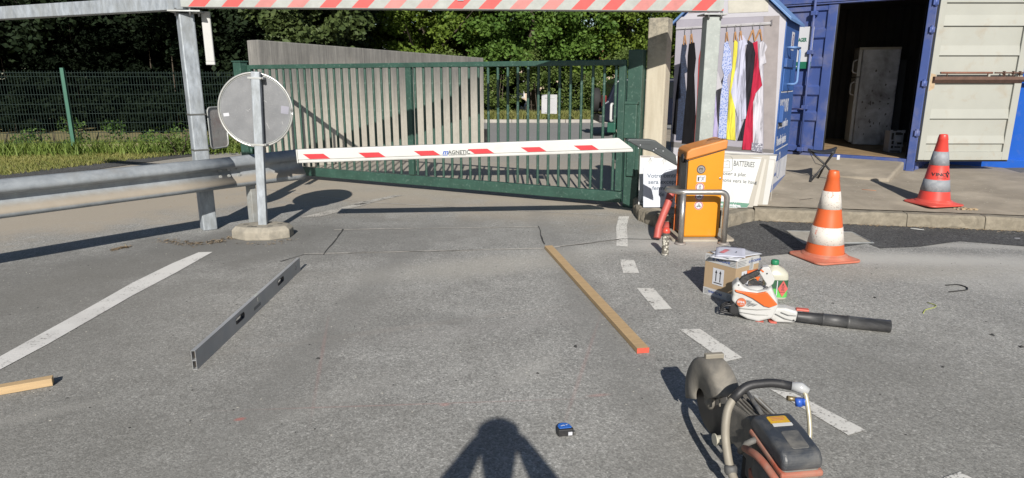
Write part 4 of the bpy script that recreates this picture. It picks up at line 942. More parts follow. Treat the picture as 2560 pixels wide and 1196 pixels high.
ga_('lilac_dress', [(600, 690), (628, 690), (643, 1040), (600, 1042)], cloth('lilac_fabric', (.38, .34, .55)), .006)
ga_('grey_skirt', [(628, 690), (700, 540), (690, 800), (650, 960), (640, 900)], cloth('charcoal_fabric', (.04, .04, .05)), .0052)
ga_('blue_pattern_dress', [(692, 325), (716, 308), (740, 380), (750, 520), (722, 560), (712, 600), (722, 700), (706, 1035), (645, 1040), (664, 720), (690, 560), (672, 500), (686, 390)], tex2('blue_pattern', (.10, .16, .42), (.36, .40, .56), 60, .42), .009)
ga_('yellow_dress', [(765, 310), (780, 300), (798, 330), (790, 420), (770, 560), (775, 1050), (705, 1042), (728, 700), (752, 500)], cloth('yellow_fabric', (.62, .56, .07)), .010)
ga_('charcoal_coat', [(868, 300), (900, 322), (930, 340), (900, 700), (852, 1050), (790, 1052), (826, 940), (856, 860), (842, 450)], cloth('charcoal_fabric2', (.022, .022, .03)), .0105)
ga_('white_shirt', [(795, 285), (812, 262), (838, 268), (867, 330), (846, 345), (852, 560), (856, 862), (816, 876), (824, 940), (800, 985), (778, 1042), (792, 880), (742, 690), (775, 520), (790, 400)], cloth('white_fabric', (.46, .47, .60)), .012)
ga_('shirt_hem', [(816, 876), (856, 862), (850, 888), (820, 900)], cloth('shirt_cuff', (.42, .43, .55)), .0125)
ga_('crimson_dress', [(905, 322), (940, 308), (950, 500), (974, 640), (925, 700), (908, 765), (906, 1122), (824, 1118), (852, 900), (884, 745), (905, 600), (925, 400)], cloth('crimson_fabric', (.42, .022, .055)), .0135)
ga_('white_dress', [(955, 325), (975, 308), (1000, 325), (1014, 352), (994, 395), (1007, 470), (976, 486), (982, 600), (977, 1140), (895, 1128), (906, 770), (930, 700), (976, 640), (952, 500)], cloth('white_fabric2', (.52, .51, .57)), .0132)
ga_('lace_hem', [(898, 1065), (978, 1075), (977, 1140), (895, 1128)], tex2('lace', (.50, .50, .55), (.16, .16, .20), 50, .35), .0155)
wdm = M('hanger_wood', (.38, .20, .09), .5)
for (x, y) in ((398, 262), (448, 252), (712, 238), (775, 236), (815, 230), (907, 222), (960, 218)):
    garment('hanger', [(x - 12, y + 75), (x - 6, y + 5), (x + 6, y), (x + 14, y + 70), (x + 8, y + 72), (x, y + 20), (x - 5, y + 76)] if x < 850 else [(x - 38, y + 80), (x - 8, y + 5), (x + 6, y), (x + 20, y + 85), (x + 10, y + 88), (x, y + 22), (x - 30, y + 84)], wdm, .016)
    garment('hanger_hook', [(x - 2, y), (x - 2, y - 35), (x + 4, y - 52), (x + 9, y - 38), (x + 5, y - 38), (x + 3, y - 44), (x + 2, y - 34), (x + 2, y)], STEEL, .0165)
garment('hanging_rod', [(332, 208), (1048, 164), (1048, 184), (332, 222)], M('print_rod', (.42, .41, .42), .3), .015)
garment('rod_shine', [(332, 211), (1048, 168), (1048, 173), (332, 215)], print_w, .0168)
garment('rod_end', [(1040, 152), (1052, 150), (1052, 190), (1040, 192)], M('print_rod_dark', (.16, .15, .16), .3), .017)
# side face: lettering, handle, lock plate, sticker
FS = frame((0, 0, 0), (0, 1, 0), (0, 0, 1))   # x inwards along the side, y up, z outwards
WT = M('white_lettering', (.55, .56, .60), .5)
def SF(x, y, z=.001): return FS @ Matrix.Translation((x, y, z))
MB().prism([(0.004, ZB + .02), (D0 - .02, ZB + .02), (D0 - .02, .56), (.004, .56)], .001, SF(0, 0)).build('white_panel', WT, cl)
MB().prism([(0.004, ZB + .02), (D0 - .02, ZB + .02), (D0 - .02, ZB + .10), (.004, ZB + .10)], .001, SF(0, 0, .0015)).build('blue_band', M('band_blue', (.12, .17, .36), .5), cl)
text('VOS DONS', .23, WT, cl, SF(.07, 1.16), .62, .004); text('créent des emplois en', .15, WT, cl, SF(.06, .97), .60, .002); text('Nouvelle Aquitaine', .17, WT, cl, SF(.06, .76), .60, .003)
MB().prism([(.06, 1.40), (D0 - .08, 1.40), (D0 - .08, 1.415), (.06, 1.415)], .001, SF(0, 0)).build('line', WT, cl)
MB().prism([(.06, .70), (D0 - .08, .70), (D0 - .08, .715), (.06, .715)], .001, SF(0, 0)).build('line', WT, cl)
strokes(ringpts(.42, .60, .05), .03, SF(0, 0, .0025)).prism([(.37, .54), (.47, .54), (.45, .30), (.39, .30)], .001, SF(0, 0, .0025)).build('emblem', WT, cl)
strokes(ringpts(.42, .45, .12, 14), .008, SF(0, 0, .003)).build('emblem_ring', INKB, cl)
text('Le Relais', .07, INKB, cl, SF(.08, .38, .003), .7, .001)
lm = SF(.60, 1.86)
MB().prism(rrect(.22, .22, .01), .002, SF(.62, 2.02)).build('sticker', PAPER, cl)
strokes(ringpts(.62, 2.03, .07) + [(.57, 1.98, .67, 2.08)], .014, SF(0, 0, .004)).build('no_entry_mark', M('purple_ink', (.12, .04, .12), .5), cl)
MB().bb((0, .05, 1.70), (.035, .75, 1.80)).build('hatch_hinge', RB, cl, .006)
MB().bb((-.0, .08, 1.42), (.012, .98, 1.70)).build('hatch', M('relief_blue2', (.04, .12, .36), .4), cl, .004)
MB().tube(arc([(.0, .42, 1.93), (.12, .42, 1.93), (.12, .42, 1.50), (.0, .42, 1.50)], .05), .014, 10).build('handle', LB, cl)
MB().tube(arc([(.0, .20, 1.93), (.09, .20, 1.93), (.12, .42, 1.93)], .05), .013, 10).build('handle', LB, cl)
MB().bb((0, .03, 1.05), (.05, .11, 1.25)).build('lock_plate', RB, cl, .006)
MB().cyl((.03, .07, 1.0), (.03, .07, 1.06), .016, 8).build('padlock', M('dark_iron2', (.05, .05, .05), .5, .5), cl)

# ================================================================ LEANING SIGN BOARDS
def board(label, bl, br, hgt, lean, th=.02, mat=WHITEB, name='sign_board', roll=0):
    """board standing on its bottom edge bl-br, leaning back by lean"""
    bl, br = Vector(bl), Vector(br); u = (br - bl); u.z = 0; w_ = u.length; u.normalize(); bkd = Vector((-u.y, u.x, 0))
    up = (Vector((0, 0, 1)) * math.cos(R(lean)) + bkd * math.sin(R(lean)))
    t = thing(name, label, 'sign board', bl)
    fm = Matrix.Identity(4); fm = frame((0, 0, 0), u, up); fm = fm @ Matrix.Rotation(R(roll), 4, 'Z')
    MB().prism([(0, 0), (w_, 0), (w_, hgt), (0, hgt)], -th, fm).build('board', mat, t, .003); return t, fm, w_
def on_pav(px, py):
    z = .14
    for _ in range(6): q = G(px, py, z); z = zt(q.x, q.y)
    return G(px, py, z)
# left pair
a = on_pav(1606, 516); bdir = Vector((math.cos(ga), math.sin(ga), 0))
t, fm, w_ = board('white board with pencilled arrows, rearmost of the pair against the pillar', Vector((1.47, 7.48, .14)), Vector((1.98, 7.40, .14)), .57, 12, .012)
strokes([(.10, .50, .12, .545), (.12, .545, .14, .50), (.12, .545, .115, .475), (.25, .50, .28, .55), (.28, .55, .30, .50), (.28, .55, .27, .475)], .003, fm @ Matrix.Translation((0, 0, .001))).build('pencil_arrows', INKG, t)
strokes([(.01, .563, .4, .562), (.01, .553, .12, .554), (.16, .551, .4, .553)], .006, fm @ Matrix.Translation((0, 0, .001))).build('dirt_line', M('dirty_edge', (.25, .2, .17), .8), t)
text('éc', .06, INKG, t, fm @ Matrix.Translation((.02, .02, .002)), 1, .001)
t, fm, w_ = board('white printed board reading Votre centre de, front of the pair left of the orange cabinet', Vector((1.49, 7.28, .145)), Vector((2.06, 7.20, .145)), .455, 10, .018, M('bluish_board', (.50, .53, .60), .5), roll=2)
for s, x, y in (('Votre centre de d', .045, .335), ('sera exceptionne', .055, .265), ('fermé |', .10, .195), ('de 1', .17, .125)): text(s, .066, M('print_slate', (.10, .13, .17), .6), t, fm @ Matrix.Translation((x, y, .002)), 1.02, .0012)
strokes([(.33 + .09 * math.cos(k * .3), .40 + .025 * math.sin(k * .3), .33 + .09 * math.cos(k * .3 + .3), .40 + .025 * math.sin(k * .3 + .3)) for k in range(1, 10)], .004, fm @ Matrix.Translation((0, 0, .001))).build('printed_arc', INKG, t)
strokes([(.30, .16 - k * .018, .42, .16 - k * .018) for k in range(6)], .003, fm @ Matrix.Translation((0, 0, .001))).build('small_print', INKG, t)
# right group: the batteries board, three bare boards in its slipstream, and a wide one behind
bb_l = Vector((2.05, 7.27, .15)); bb_r = on_pav(1868, 522) + Vector((0, .0, .012))
def onb(px, py, fm, t, wv):
    """where a sight line meets a leaning board, in board metres"""
    m = TM[t.name] @ fm; o = m.translation; n = m.to_3x3() @ Vector((0, 0, 1)); q = m.inverted() @ APL(px, py, o, n); return q.x, q.y
t, fm, w_ = board('white batteries board with a green foot, frontmost of the boards right of the orange cabinet', bb_l, bb_r, .60, 16, .02)
x1, y1 = onb(1905, 394, fm, t, w_)
t.children[0].data.clear_geometry()
bt = MB().prism([(0, 0), (w_, 0), (x1, y1), (x1 - .60, y1 + .02), (0, y1 + .02)], -.02, fm)
me_ = bt.build('board', WHITEB, t, .003); bpy.data.objects.remove(t.children[0], do_unlink=True)
def BT(s, size, px, py, mat, xs=1, bold=0, shear=0, rot=-4):
    x, y = onb(px, py, fm, t, w_); return text(s, size, mat, t, fm @ Matrix.Translation((x, y, .002)) @ Matrix.Rotation(R(rot), 4, 'Z'), xs, bold, shear=shear)
DKT = M('print_dark', (.07, .08, .08), .6)
BT('BATTERIES', .088, 1833, 415, DKT, .56, .0012, .1); BT('à déposer a plat', .060, 1777, 435, DKT, 1, .0005, .1); BT('bouchons vers le haut', .060, 1777, 452, DKT, .96, .0005, .1)
x0, y0 = onb(1780, 497, fm, t, w_); x2, y2 = onb(1872, 507, fm, t, w_)
MB().prism([(.01, .004), (w_ - .004, .004), (w_ + (x1 - w_) * .16, y2 - .01), (.01, y0)], .001, fm).build('green_band', DGREEN, t)
for i, (s, px, py) in enumerate((('VALORISATION :', 1776, 501), ('Matières secondaires,', 1776, 511), ('industrie', 1812, 521))): BT(s, .042, px, py, PAPER, .92, .002, .15, -5)
cx, cy = onb(1812, 410, fm, t, w_); seg = lambda P: [(P[i][0], P[i][1], P[(i + 1) % len(P)][0], P[(i + 1) % len(P)][1]) for i in range(len(P))]
strokes(seg(rrect(.17, .17, .03, 3, cx, cy)) + seg([(cx - .06, cy - .045), (cx + .055, cy - .045), (cx + .055, cy + .03), (cx - .06, cy + .03)]) + [(cx - .03, cy + .03, cx - .03, cy + .045), (cx + .02, cy + .04, cx + .045, cy + .04), (cx + .01, cy - .01, cx + .035, cy - .01)], .004, fm @ Matrix.Translation((0, 0, .001))).build('battery_drawing', DKT, t)
def board_px(label, br, ln, lean, th, mat, trp, tlp, wl_):
    """a leaning board whose right edge runs from br up to the sight line trp"""
    br = Vector(br); u = (bb_r - bb_l); u.z = 0; u.normalize(); bl = br - u * wl_; bl.z = br.z; bkd = Vector((-u.y, u.x, 0))
    up = Vector((0, 0, 1)) * math.cos(R(lean)) + bkd * math.sin(R(lean)); tt_ = thing('sign_board', label, 'sign board', bl); f_ = frame((0, 0, 0), u, up)
    a = onb(*trp, f_, tt_, wl_); b_ = onb(*tlp, f_, tt_, wl_)
    MB().prism([(0, 0), (wl_, 0), a, (b_[0], b_[1]), (min(0, b_[0]), .1)], -th, f_).build('board', mat, tt_, .003); return tt_, f_, a
for i, (pl, ph, tl, lab) in enumerate((((1884, 521), (1911, 397), (1812, 386), 'bare white board, first behind the batteries board'), ((1897, 518), (1917, 399), (1812, 385), 'bare white board, second behind the batteries board'), ((1911, 516), (1925, 388), (1812, 382), 'bare white board with a worn edge, third behind the batteries board'))):
    board_px(lab, on_pav(*pl) + Vector((0, .02 * (i + 1), .004)), 0, 12 - i * 2, .016, M('aged_board%d' % i, ((.33, .31, .27), (.46, .44, .40), (.36, .34, .30))[i], .6, 0, .06, 4), ph, tl, .55)
t3, f3, a3 = board_px('widest white board with a grey edge, rearmost against the clothes container', on_pav(1927, 517) + Vector((.0, .09, .004)), 0, 7, .02, M('rear_board', (.46, .46, .45), .5, 0, .05, 4), (1943, 387), (1795, 377), .72)
MB().tube([f3 @ Vector((a3[0] - .7, a3[1] + .004, .002)), f3 @ Vector((a3[0], a3[1] - .004, .002))], .008, 6).build('grey_edge', M('edge_grey', (.33, .33, .33), .5), t3)
strokes([(a3[0] - .045, .05, a3[0] - .02, a3[1] - .06), (a3[0] - .02, a3[1] - .06, a3[0] - .09, a3[1] - .05)], .006, f3 @ Matrix.Translation((0, 0, .001))).build('worn_line', M('dirty_edge2', (.38, .36, .32), .8), t3)
# ================================================================ BARRIER CABINET
cb = thing('barrier_cabinet', 'orange barrier cabinet with round prohibition stickers, on a plate by the kerb', 'barrier cabinet', (1.70, 6.33, 0))
CW, CD = .375, .33
OLID = M('dusty_orange_lid', (.54, .205, .045), .5, 0, .08, 5)
MB().prism(rrect(.62, .50, .04, 4, .19, .16), .022).build('base_plate', M('beige_plate', (.36, .32, .26), .7, 0, .1, 6, .2, 60), cb, .003)
DGP = M('dark_grey_panel', (.085, .08, .078), .45, .2)
MB().prism([(0, .025), (CW - .03, .025), (CW - .03, .90), (0, .80)], -CD, frame((.012, .0, 0), (1, 0, 0), (0, 0, 1))).build('housing', ORANGE, cb, .012, seg=3)
MB().prism([(.0, .05), (CD - .02, .05), (CD - .02, .80), (0, .80)], .010, frame((.0115, CD - .01, 0), (0, -1, 0), (0, 0, 1))).build('side_panel', DGP, cb, .002)
MB().prism([(.33, .025), (.345, .025), (.345, .84), (.33, .84)], .014, frame((.010, CD + .02, 0), (0, -1, 0), (0, 0, 1))).build('edge_strip', ORANGE, cb, .002) if False else None
MB().bb((-.012, CD - .012, .02), (.008, CD + .004, .84)).build('edge_strip', M('red_orange_trim', (.55, .13, .03), .4), cb, .003)
# lid: thick, rounded, higher on the right
def ringz(x0, x1, y0, y1): return x0, x1, y0, y1
ld_ = MB(); lw = CW + .012
ld_.prism([(-.012, .795), (lw - .01, .905), (lw - .004, .985), (lw - .03, .995), (.03, .905), (-.008, .875)], -(CD + .03), frame((0, -.014, 0), (1, 0, 0), (0, 0, 1)))
ld_.build('lid', OLID, cb, .022, seg=4)
MB().prism([(-.004, .786), (CW - .004, .899), (CW - .004, .906), (-.004, .793)], .004, frame((0, -.0125, 0), (1, 0, 0), (0, 0, 1))).build('lid_seam', INK, cb)
MB().tube([(.20, .08, .976), (.26, .05, .990), (.34, .03, 1.000), (.365, .02, .990), (.30, .10, 1.0), (.22, .11, .985)], .003, 6).build('cable_offcut', M('brown_wire', (.12, .06, .04), .6), cb)
MB().lathe([(.012, 0), (.012, .004), (.006, .006)], 14, frame((.33, -.0125, .62), (1, 0, 0), (0, 0, 1))).build('lock', STEEL, cb)
# the recessed curved shell on the front
MB().prism([(.012, .04), (CW - .040, .04), (CW - .018, .08), (CW - .018, .90), (.012, .80)], .012, frame((0, -.0, 0), (1, 0, 0), (0, 0, 1))).build('door', ORANGE, cb, .010, seg=3)
MB().bb((CW - .018, -.004, .12), (CW - .004, .0, .30)).build('hinge', INK, cb)
FC = lambda x, z, o=.0128: frame((x, -o, z), (1, 0, 0), (0, 0, 1))
SGY = M('sticker_grey', (.28, .26, .25), .4); RNG = M('sticker_red_ring', (.40, .05, .06), .5)
def stick(z, x=.138, r=.043, kind=0):
    g_ = MB().prism(disc(r), .0012, FC(x, z)).build('sticker', DGP if kind == 0 else PAPER, cb)
    if kind == 0:
        MB().prism(disc(r * .78), .0010, FC(x, z, .0142)).build('sticker_face', SGY, cb); text('m', r * 1.15, INK, cb, FC(x, z - r * .2, .0155), 1.1, .001, 'CENTER'); strokes([(-r * .35, -r * .42, r * .35, -r * .42)], .003, FC(x, z, .0155)).build('sticker_line', INK, cb); return
    strokes(ringpts(0, 0, r * .86), r * .16, FC(x, z, .0142)).build('red_ring', RNG, cb)
    if kind == 1: s = [(0, .016, 0, -.002), (0, -.002, .009, -.020), (0, -.002, -.009, -.020), (0, .010, .010, .002), (0, .010, -.010, .000)]; e = [(0, .021, .0045)]
    if kind == 2: s = ringpts(-.012, -.006, .008, 10) + ringpts(.012, -.006, .008, 10) + [(-.012, -.006, -.004, .006), (-.004, .006, .012, -.006), (-.004, .006, .010, .008), (.010, .008, .012, -.006)]; e = []
    if kind == 3: s = ringpts(-.014, -.010, .006, 10) + ringpts(.014, -.010, .006, 10) + [(-.014, -.008, .014, -.008), (-.010, -.004, .012, -.004), (0, -.002, .002, .012), (.002, .006, .012, .000)]; e = [(.002, .016, .0045)]
    b = strokes(s, .0032, FC(x, z, .0145))
    for (ex, ez, er) in e: b.prism([(p[0] + ex, p[1] + ez) for p in disc(er, 10)], .001, FC(x, z, .0145))
    b.build('pictogram', INK, cb)
def zc(py): return AY(1743, py, 6.32).z
stick(zc(424)); stick(zc(468), kind=1); stick(zc(491), kind=2); stick(zc(514), kind=3)
zp = zc(447); MB().prism(rrect(.088, .066, .006, 3, .145, zp), .0012, FC(0, 0)).build('sticker', PAPER, cb)
b = strokes([(.118, zp - .022, .118, zp + .016)], .012, FC(0, 0, .0145)); 
for s in ((.124, .012, .145, .018), (.150, .014, .155, .010), (.160, -.002, .150, -.020), (.160, -.002, .166, -.018), (.160, -.002, .166, .010), (.166, .010, .150, .012), (.166, .010, .176, .018)): b.prism([(0, 0)], .0) if False else None
b2_ = strokes([(a, zp + c, d_, zp + e) for (a, c, d_, e) in ((.124, .012, .142, .018), (.150, .014, .155, .010), (.160, -.002, .148, -.020), (.160, -.002, .168, -.014), (.160, -.002, .167, .010), (.167, .010, .150, .006), (.167, .010, .178, .020))], .0035, FC(0, 0, .0145))
b.build('pictogram', INK, cb); b2_.build('pictogram', INK, cb)
MB().lathe([(.045, 0), (.045, .01), (.04, .022)], 16, Matrix.Translation((-.002, .12, .80)) @ Matrix.Rotation(R(-90), 4, 'Y')).build('arm_shaft', INK, cb)
# boom
bo = thing('barrier_boom', 'long white barrier boom with red patches and a grey elbow, lowered across the lane', 'barrier arm', (1.18, 6.40, .0), R(1.6))
e0 = AY(748, 411, 6.31); 
zr, zl = .872, .772; BL = 3.24; tilt = math.atan2(zr - zl, BL)
bf = Matrix.Translation((0, -.04, zr)) @ Matrix.Rotation(R(90), 4, 'X') @ Matrix.Rotation(tilt, 4, 'Z')    # local x along the boom (negative to its tip), local y up
WB_ = M('boom_white', (.56, .56, .54), .4, 0, .03, 3, 0, 60, ((.40, .38, .34), .08, 8))
MB().prism([(-BL, .030), (-.005, .030), (-.14, .135), (-BL, .130)], -.075, bf @ Matrix.Translation((0, 0, 0))).build('beam', WB_, bo, .006)
MB().prism([(-BL, .0), (0, 0), (-.005, .0285), (-BL, .0285)], -.068, bf @ Matrix.Translation((0, 0, .001))).build('impact_edge', M('edge_white', (.50, .50, .48), .6), bo, .008)
MB().prism([(-BL - .012, 0), (-BL - .001, 0), (-BL - .001, .131), (-BL - .012, .131)], -.078, bf @ Matrix.Translation((0, 0, .002))).build('end_cap', WB_, bo, .004)
RPT = M('boom_red', (.52, .028, .038), .45, 0, .05)
bw = TM[bo.name] @ bf
def onb2(px, py):
    o = bw.translation; n = bw.to_3x3() @ Vector((0, 0, 1)); q = bw.inverted() @ APL(px, py, o, n); return q.x, q.y
for (xa, ya, xb, yb) in ((95, 143, 270, 173), (450, 134, 625, 163), (805, 123, 975, 151), (1150, 111, 1320, 139), (1490, 100, 1655, 127), (1828, 88, 1990, 116)):
    s = 2.56; w_ = (xb - xa) - 45
    P = [onb2(720 + xx / s, 330 + yy / s) for xx, yy in ((xa, ya), (xa + w_, ya - 3), (xb, yb - 2), (xa + 45, yb + 2))]
    MB().prism(P, .0012, bf).build('red_patch', RPT, bo)
x, y = onb2(1106, 386); tt = bf @ Matrix.Translation((x, y, .001)) @ Matrix.Rotation(R(-1), 4, 'Z')
text('m', .062, M('logo_blue', (.03, .10, .42), .5), bo, tt, 1.15, .002, shear=.3); strokes([(.002, -.010, .05, -.010)], .006, tt).build('logo_line', MATS['logo_blue'], bo)
text('AGNETIC', .050, DKT, bo, tt @ Matrix.Translation((.056, .0, 0)), 1.0, .0014); text('°', .03, DKT, bo, tt @ Matrix.Translation((.245, .018, 0)), 1)
text('ACCESS TO PROGRESS', .014, INKG, bo, tt @ Matrix.Translation((.062, -.016, 0)), 1.15)
AG = M('elbow_grey', (.060, .068, .072), .45, .2, .06, 5)
P = [onb2(*p) for p in ((1566, 351), (1574, 348), (1626, 349), (1640, 352), (1690, 388), (1694, 416), (1632, 381), (1604, 373))]
MB().prism(P, -.085, bf @ Matrix.Translation((0, 0, -.002))).build('elbow', AG, bo, .010, seg=3)
b = strokes([(*onb2(1632, 372), *onb2(1690, 408)), (*onb2(1632, 372), *onb2(1660, 371)), (*onb2(1580, 360), *onb2(1626, 361))], .003, bf @ Matrix.Translation((0, 0, -.0018))); b.build('seams', INK, bo)
b = MB()
for p in ((1601, 363), (1640, 372), (1658, 378), (1634, 376), (1596, 371)):
    x, y = onb2(*p); b.prism([(q[0] + x, q[1] + y) for q in disc(.005, 8)], .002, bf @ Matrix.Translation((0, 0, -.002)))
b.build('rivets', PAPER, bo)
# tubular guard
hp = thing('hoop_guard', 'bent stainless steel tube guard standing in front of the orange cabinet', 'hoop guard', (0, 0, 0))
fy = 6.15
pr_ = AY(1818, 490, fy).x; pl_ = AY(1707, 490, fy).x; zt_ = AY(1760, 481, fy).z
T('hoop', arc([(pr_, fy + .0, .01), (pr_, fy, zt_), (pl_ - .02, fy, zt_), (pl_ - .14, fy + .16, zt_), (pl_ + .02, fy + .26, zt_ + .0)], .075, 8), .0275, STEEL, hp, 16)
T('leg', [(pl_ + .005, fy, .01), (pl_ + .005, fy, zt_ - .01)], .0265, STEEL, hp, 16)
for x in (pl_ + .005, pr_): MB().lathe([(.055, .0), (.055, .012), (.04, .018)], 24, xf((x, fy, .0))).build('foot_plate', M('dull_flange', (.30, .27, .25), .6, .3), hp)
# red corrugated sleeve
hz = [(1.585, 6.42, .455), (1.55, 6.38, .36), (1.50, 6.34, .25), (1.455, 6.31, .13), (1.435, 6.27, .03)]
HP_ = []
for i in range(len(hz) - 1):
    for k in range(22): HP_.append(Vector(hz[i]).lerp(Vector(hz[i + 1]), k / 22))
HP_ = [Vector(hz[0])] + HP_[1:] + [Vector(hz[-1])]
ho = thing('corrugated_sleeve', 'red corrugated cable sleeve leaning against the orange cabinet behind the spray can', 'cable sleeve', (0, 0, 0))
HR = M('red_corrugated', (.42, .085, .070), .55, 0, .1, 8)
MB().tube(HP_, [.036 + .0035 * (1 if (i // 1) % 2 else -1) for i in range(len(HP_))], 14).build('sleeve', HR, ho)
MB().tube(arc([(1.45, 6.36, .07), (1.50, 6.42, .06), (1.56, 6.48, .05), (1.60, 6.54, .12)], .05), .034, 12).build('sleeve', HR, ho)
MB().tube([(1.575 + .040 * math.cos(a), 6.40 + .04 * math.sin(a), .40 + .015 * math.cos(a)) for a in [k * math.pi / 8 for k in range(17)]], .003, 5).tube([(1.60, 6.37, .39), (1.63, 6.35, .34)], .003, 5).build('cable_tie', PAPER, ho)
# spray can
sp_ = thing('spray_can', 'paint-stained marking spray can with a red domed cap', 'spray can', (G(1664, 640).x, G(1664, 640).y + .03, 0))
CANM = tex2('paint_drips', (.44, .42, .36), (.10, .09, .075), 46, .42)
MB().lathe([(.028, 0), (.033, .004), (.033, .012), (.0315, .016), (.0315, .185), (.030, .195), (.025, .205)], 24).build('can', CANM, sp_)
MB().lathe([(.034, 0), (.034, .008), (.0325, .010)], 24, xf((0, 0, -.0))).build('bottom_rim', STEEL, sp_)
MB().lathe([(.0335, .192), (.0335, .205), (.0325, .208)], 24).build('seam', M('can_band', (.12, .11, .10), .5), sp_)
MB().lathe([(.035, .208), (.036, .214), (.035, .230), (.029, .246), (.018, .256), (.004, .260)], 24).build('cap', M('cap_red', (.60, .075, .050), .35), sp_)

# ================================================================ CARDBOARD BOX, PAPERS
CARD = M('cardboard', (.36, .26, .16), .8, 0, .06, 4, .1, 60)
BC = G(1834, 757); la = math.atan2(G(1757, 733).y - BC.y, G(1757, 733).x - BC.x)
bl_ = (G(1757, 733) - BC).length; br_ = .27; bh = .315
ra = la - R(90)
bx = thing('cardboard_box', 'cardboard box with white tape bands and this-way-up arrow labels, papers on top', 'box', (BC.x, BC.y, 0), ra)
# local: x along the right face, y along the left face
MB().bb((0, 0, .001), (br_, bl_, bh)).build('carton', CARD, bx, .003)
TP = M('printed_tape', (.46, .46, .46), .45, 0, .03)
LF = frame((-.0008, 0, 0), (0, -1, 0), (0, 0, 1)); RF = frame((0, -.0008, 0), (1, 0, 0), (0, 0, 1))
def LFa(x, y, z=0): return LF @ Matrix.Translation((x - bl_, y, z))
def RFa(x, y, z=0): return RF @ Matrix.Translation((x, y, z))
for (F_, w_) in ((LFa, bl_), (RFa, br_)):
    for (a, b_) in ((bh - .062, bh), (.0, .055)):
        MB().prism([(.001, a), (w_ - .001, a), (w_ - .001, b_), (.001, b_)], .0006, F_(0, 0)).build('tape', TP, bx)
    cx = w_ * (.46 if F_ is LFa else .42)
    MB().prism(rrect(.095, .125, .002, 2, cx, .155), .0008, F_(0, 0, .0002)).build('arrow_label', PAPER, bx)
    b = strokes([(cx - .018, .12, cx - .018, .185), (cx + .018, .12, cx + .018, .185), (cx - .035, .108, cx + .035, .108)], .007, F_(0, 0, .0012))
    for q in (-.018, .018): b.prism([(cx + q - .010, .183), (cx + q + .010, .183), (cx + q, .205)], .001, F_(0, 0, .0012))
    b.build('arrows', INK, bx)
    text('PROLIANS', .026, INKB, bx, F_(w_ * (.36 if F_ is LFa else .62), bh - .044, .0012), 1, .0008)
    text('PROLIANS', .026, INKB, bx, F_(w_ * .62, .038, .0012) @ Matrix.Rotation(R(180), 4, 'Z'), 1, .0008)
    s = []
    for k in range(4): s += [(.01, bh - .018 - k * .011, .05 - .008 * (k % 2), bh - .018 - k * .011), (w_ - .055 if F_ is LFa else .01, bh - .018 - k * .011, w_ - .008 if F_ is LFa else .11 - .01 * (k % 2), bh - .018 - k * .011), (.012, .012 + k * .010, .05, .012 + k * .010), (w_ - .06, .012 + k * .010, w_ - .012, .012 + k * .010)]
    strokes(s, .0028, F_(0, 0, .0012)).build('print_lines', INKG, bx)
    strokes(ringpts(w_ * .28 if F_ is LFa else .55 * w_, bh - .036, .008, 6), .004, F_(0, 0, .0012)).build('print_logo', INKB, bx)
MB().prism([(.155, bh - .11), (.200, bh - .11), (.205, bh), (.155, bh)], .0006, RFa(0, 0, .0008)).build('tape_tail', TP, bx)
strokes([(.165, bh - .10, .165, bh - .01), (.175, bh - .09, .175, bh - .01), (.185, bh - .10, .185, bh - .01)], .003, RFa(0, 0, .0016)).build('tape_print', INKG, bx)
pp = thing('paper_sheets', 'loose printed paper sheets lying on top of the cardboard box', 'papers', (BC.x, BC.y, bh), ra)
def sheetp(name, cx, cy, w_, h_, rot, z, curl, mat, seed):
    rg = random.Random(seed); N = 9; vs = []; c_, s_ = math.cos(R(rot)), math.sin(R(rot))
    for i in range(N):
        for j in range(N):
            u, v = (i / (N - 1) - .5), (j / (N - 1) - .5); x = cx + u * w_ * c_ - v * h_ * s_; y = cy + u * w_ * s_ + v * h_ * c_
            zz = z + .003 * math.sin(u * 7 + seed) * math.cos(v * 5) + .002
            over = max(0, -x) + max(0, -y) + max(0, x - br_) + max(0, y - bl_)
            zz += curl * (max(0, u - .2) + max(0, -v - .2)) * .12 - over * .22
            if over == 0: zz = max(zz, z + .0015)
            vs.append((x, y, zz))
    return MB().add(vs, [[i * N + j, (i + 1) * N + j, (i + 1) * N + j + 1, i * N + j + 1] for i in range(N - 1) for j in range(N - 1)], True).build(name, mat, pp, 0, False, .0006)
sheetp('sheet', .11, .12, .30, .21, 12, .001, .0, PAPER, 1); sheetp('sheet', .14, .11, .297, .21, -14, .005, .1, PAPER, 2); sheetp('sheet', .13, .15, .29, .205, 35, .009, .05, M('paper_lilac', (.52, .53, .62), .8, 0, .03), 3)
sheetp('red_stamp', .09, .17, .11, .035, 12, .016, 0, M('stamp_red', (.55, .16, .18), .8), 3); sheetp('ink_mark', .13, .10, .03, .006, 30, .017, 0, INK, 3)

# ================================================================ JERRY JUG
JP = G(1944, 752); jg = thing('plastic_jug', 'white plastic jug with a green cap and a red flame label, behind the blower', 'jug', (JP.x, JP.y + .075, 0), R(-8))
JM = M('milky_plastic', (.47, .46, .38), .35, 0, .06, 6)
def supe(a, b_, z, n=20, e=.55):
    out = []
    for k in range(n):
        t = 2 * math.pi * k / n; c_, s_ = math.cos(t), math.sin(t); out.append((a * abs(c_) ** e * (1 if c_ >= 0 else -1), b_ * abs(s_) ** e * (1 if s_ >= 0 else -1), z))
    return out
rows = [(.075, .055, 0), (.082, .062, .008), (.083, .063, .15), (.083, .063, .175), (.078, .058, .195), (.060, .045, .222), (.035, .032, .238), (.024, .024, .246), (.022, .022, .255)]
vs = []; 
for a, b_, z in rows: vs += supe(a, b_, z, 20, .55 if z < .2 else .8)
for i, (a, b_, z) in enumerate(rows):
    if z > .2:
        for k in range(20): v = vs[i * 20 + k]; vs[i * 20 + k] = (v[0] - .012 * (z - .2) / .05, v[1], z)
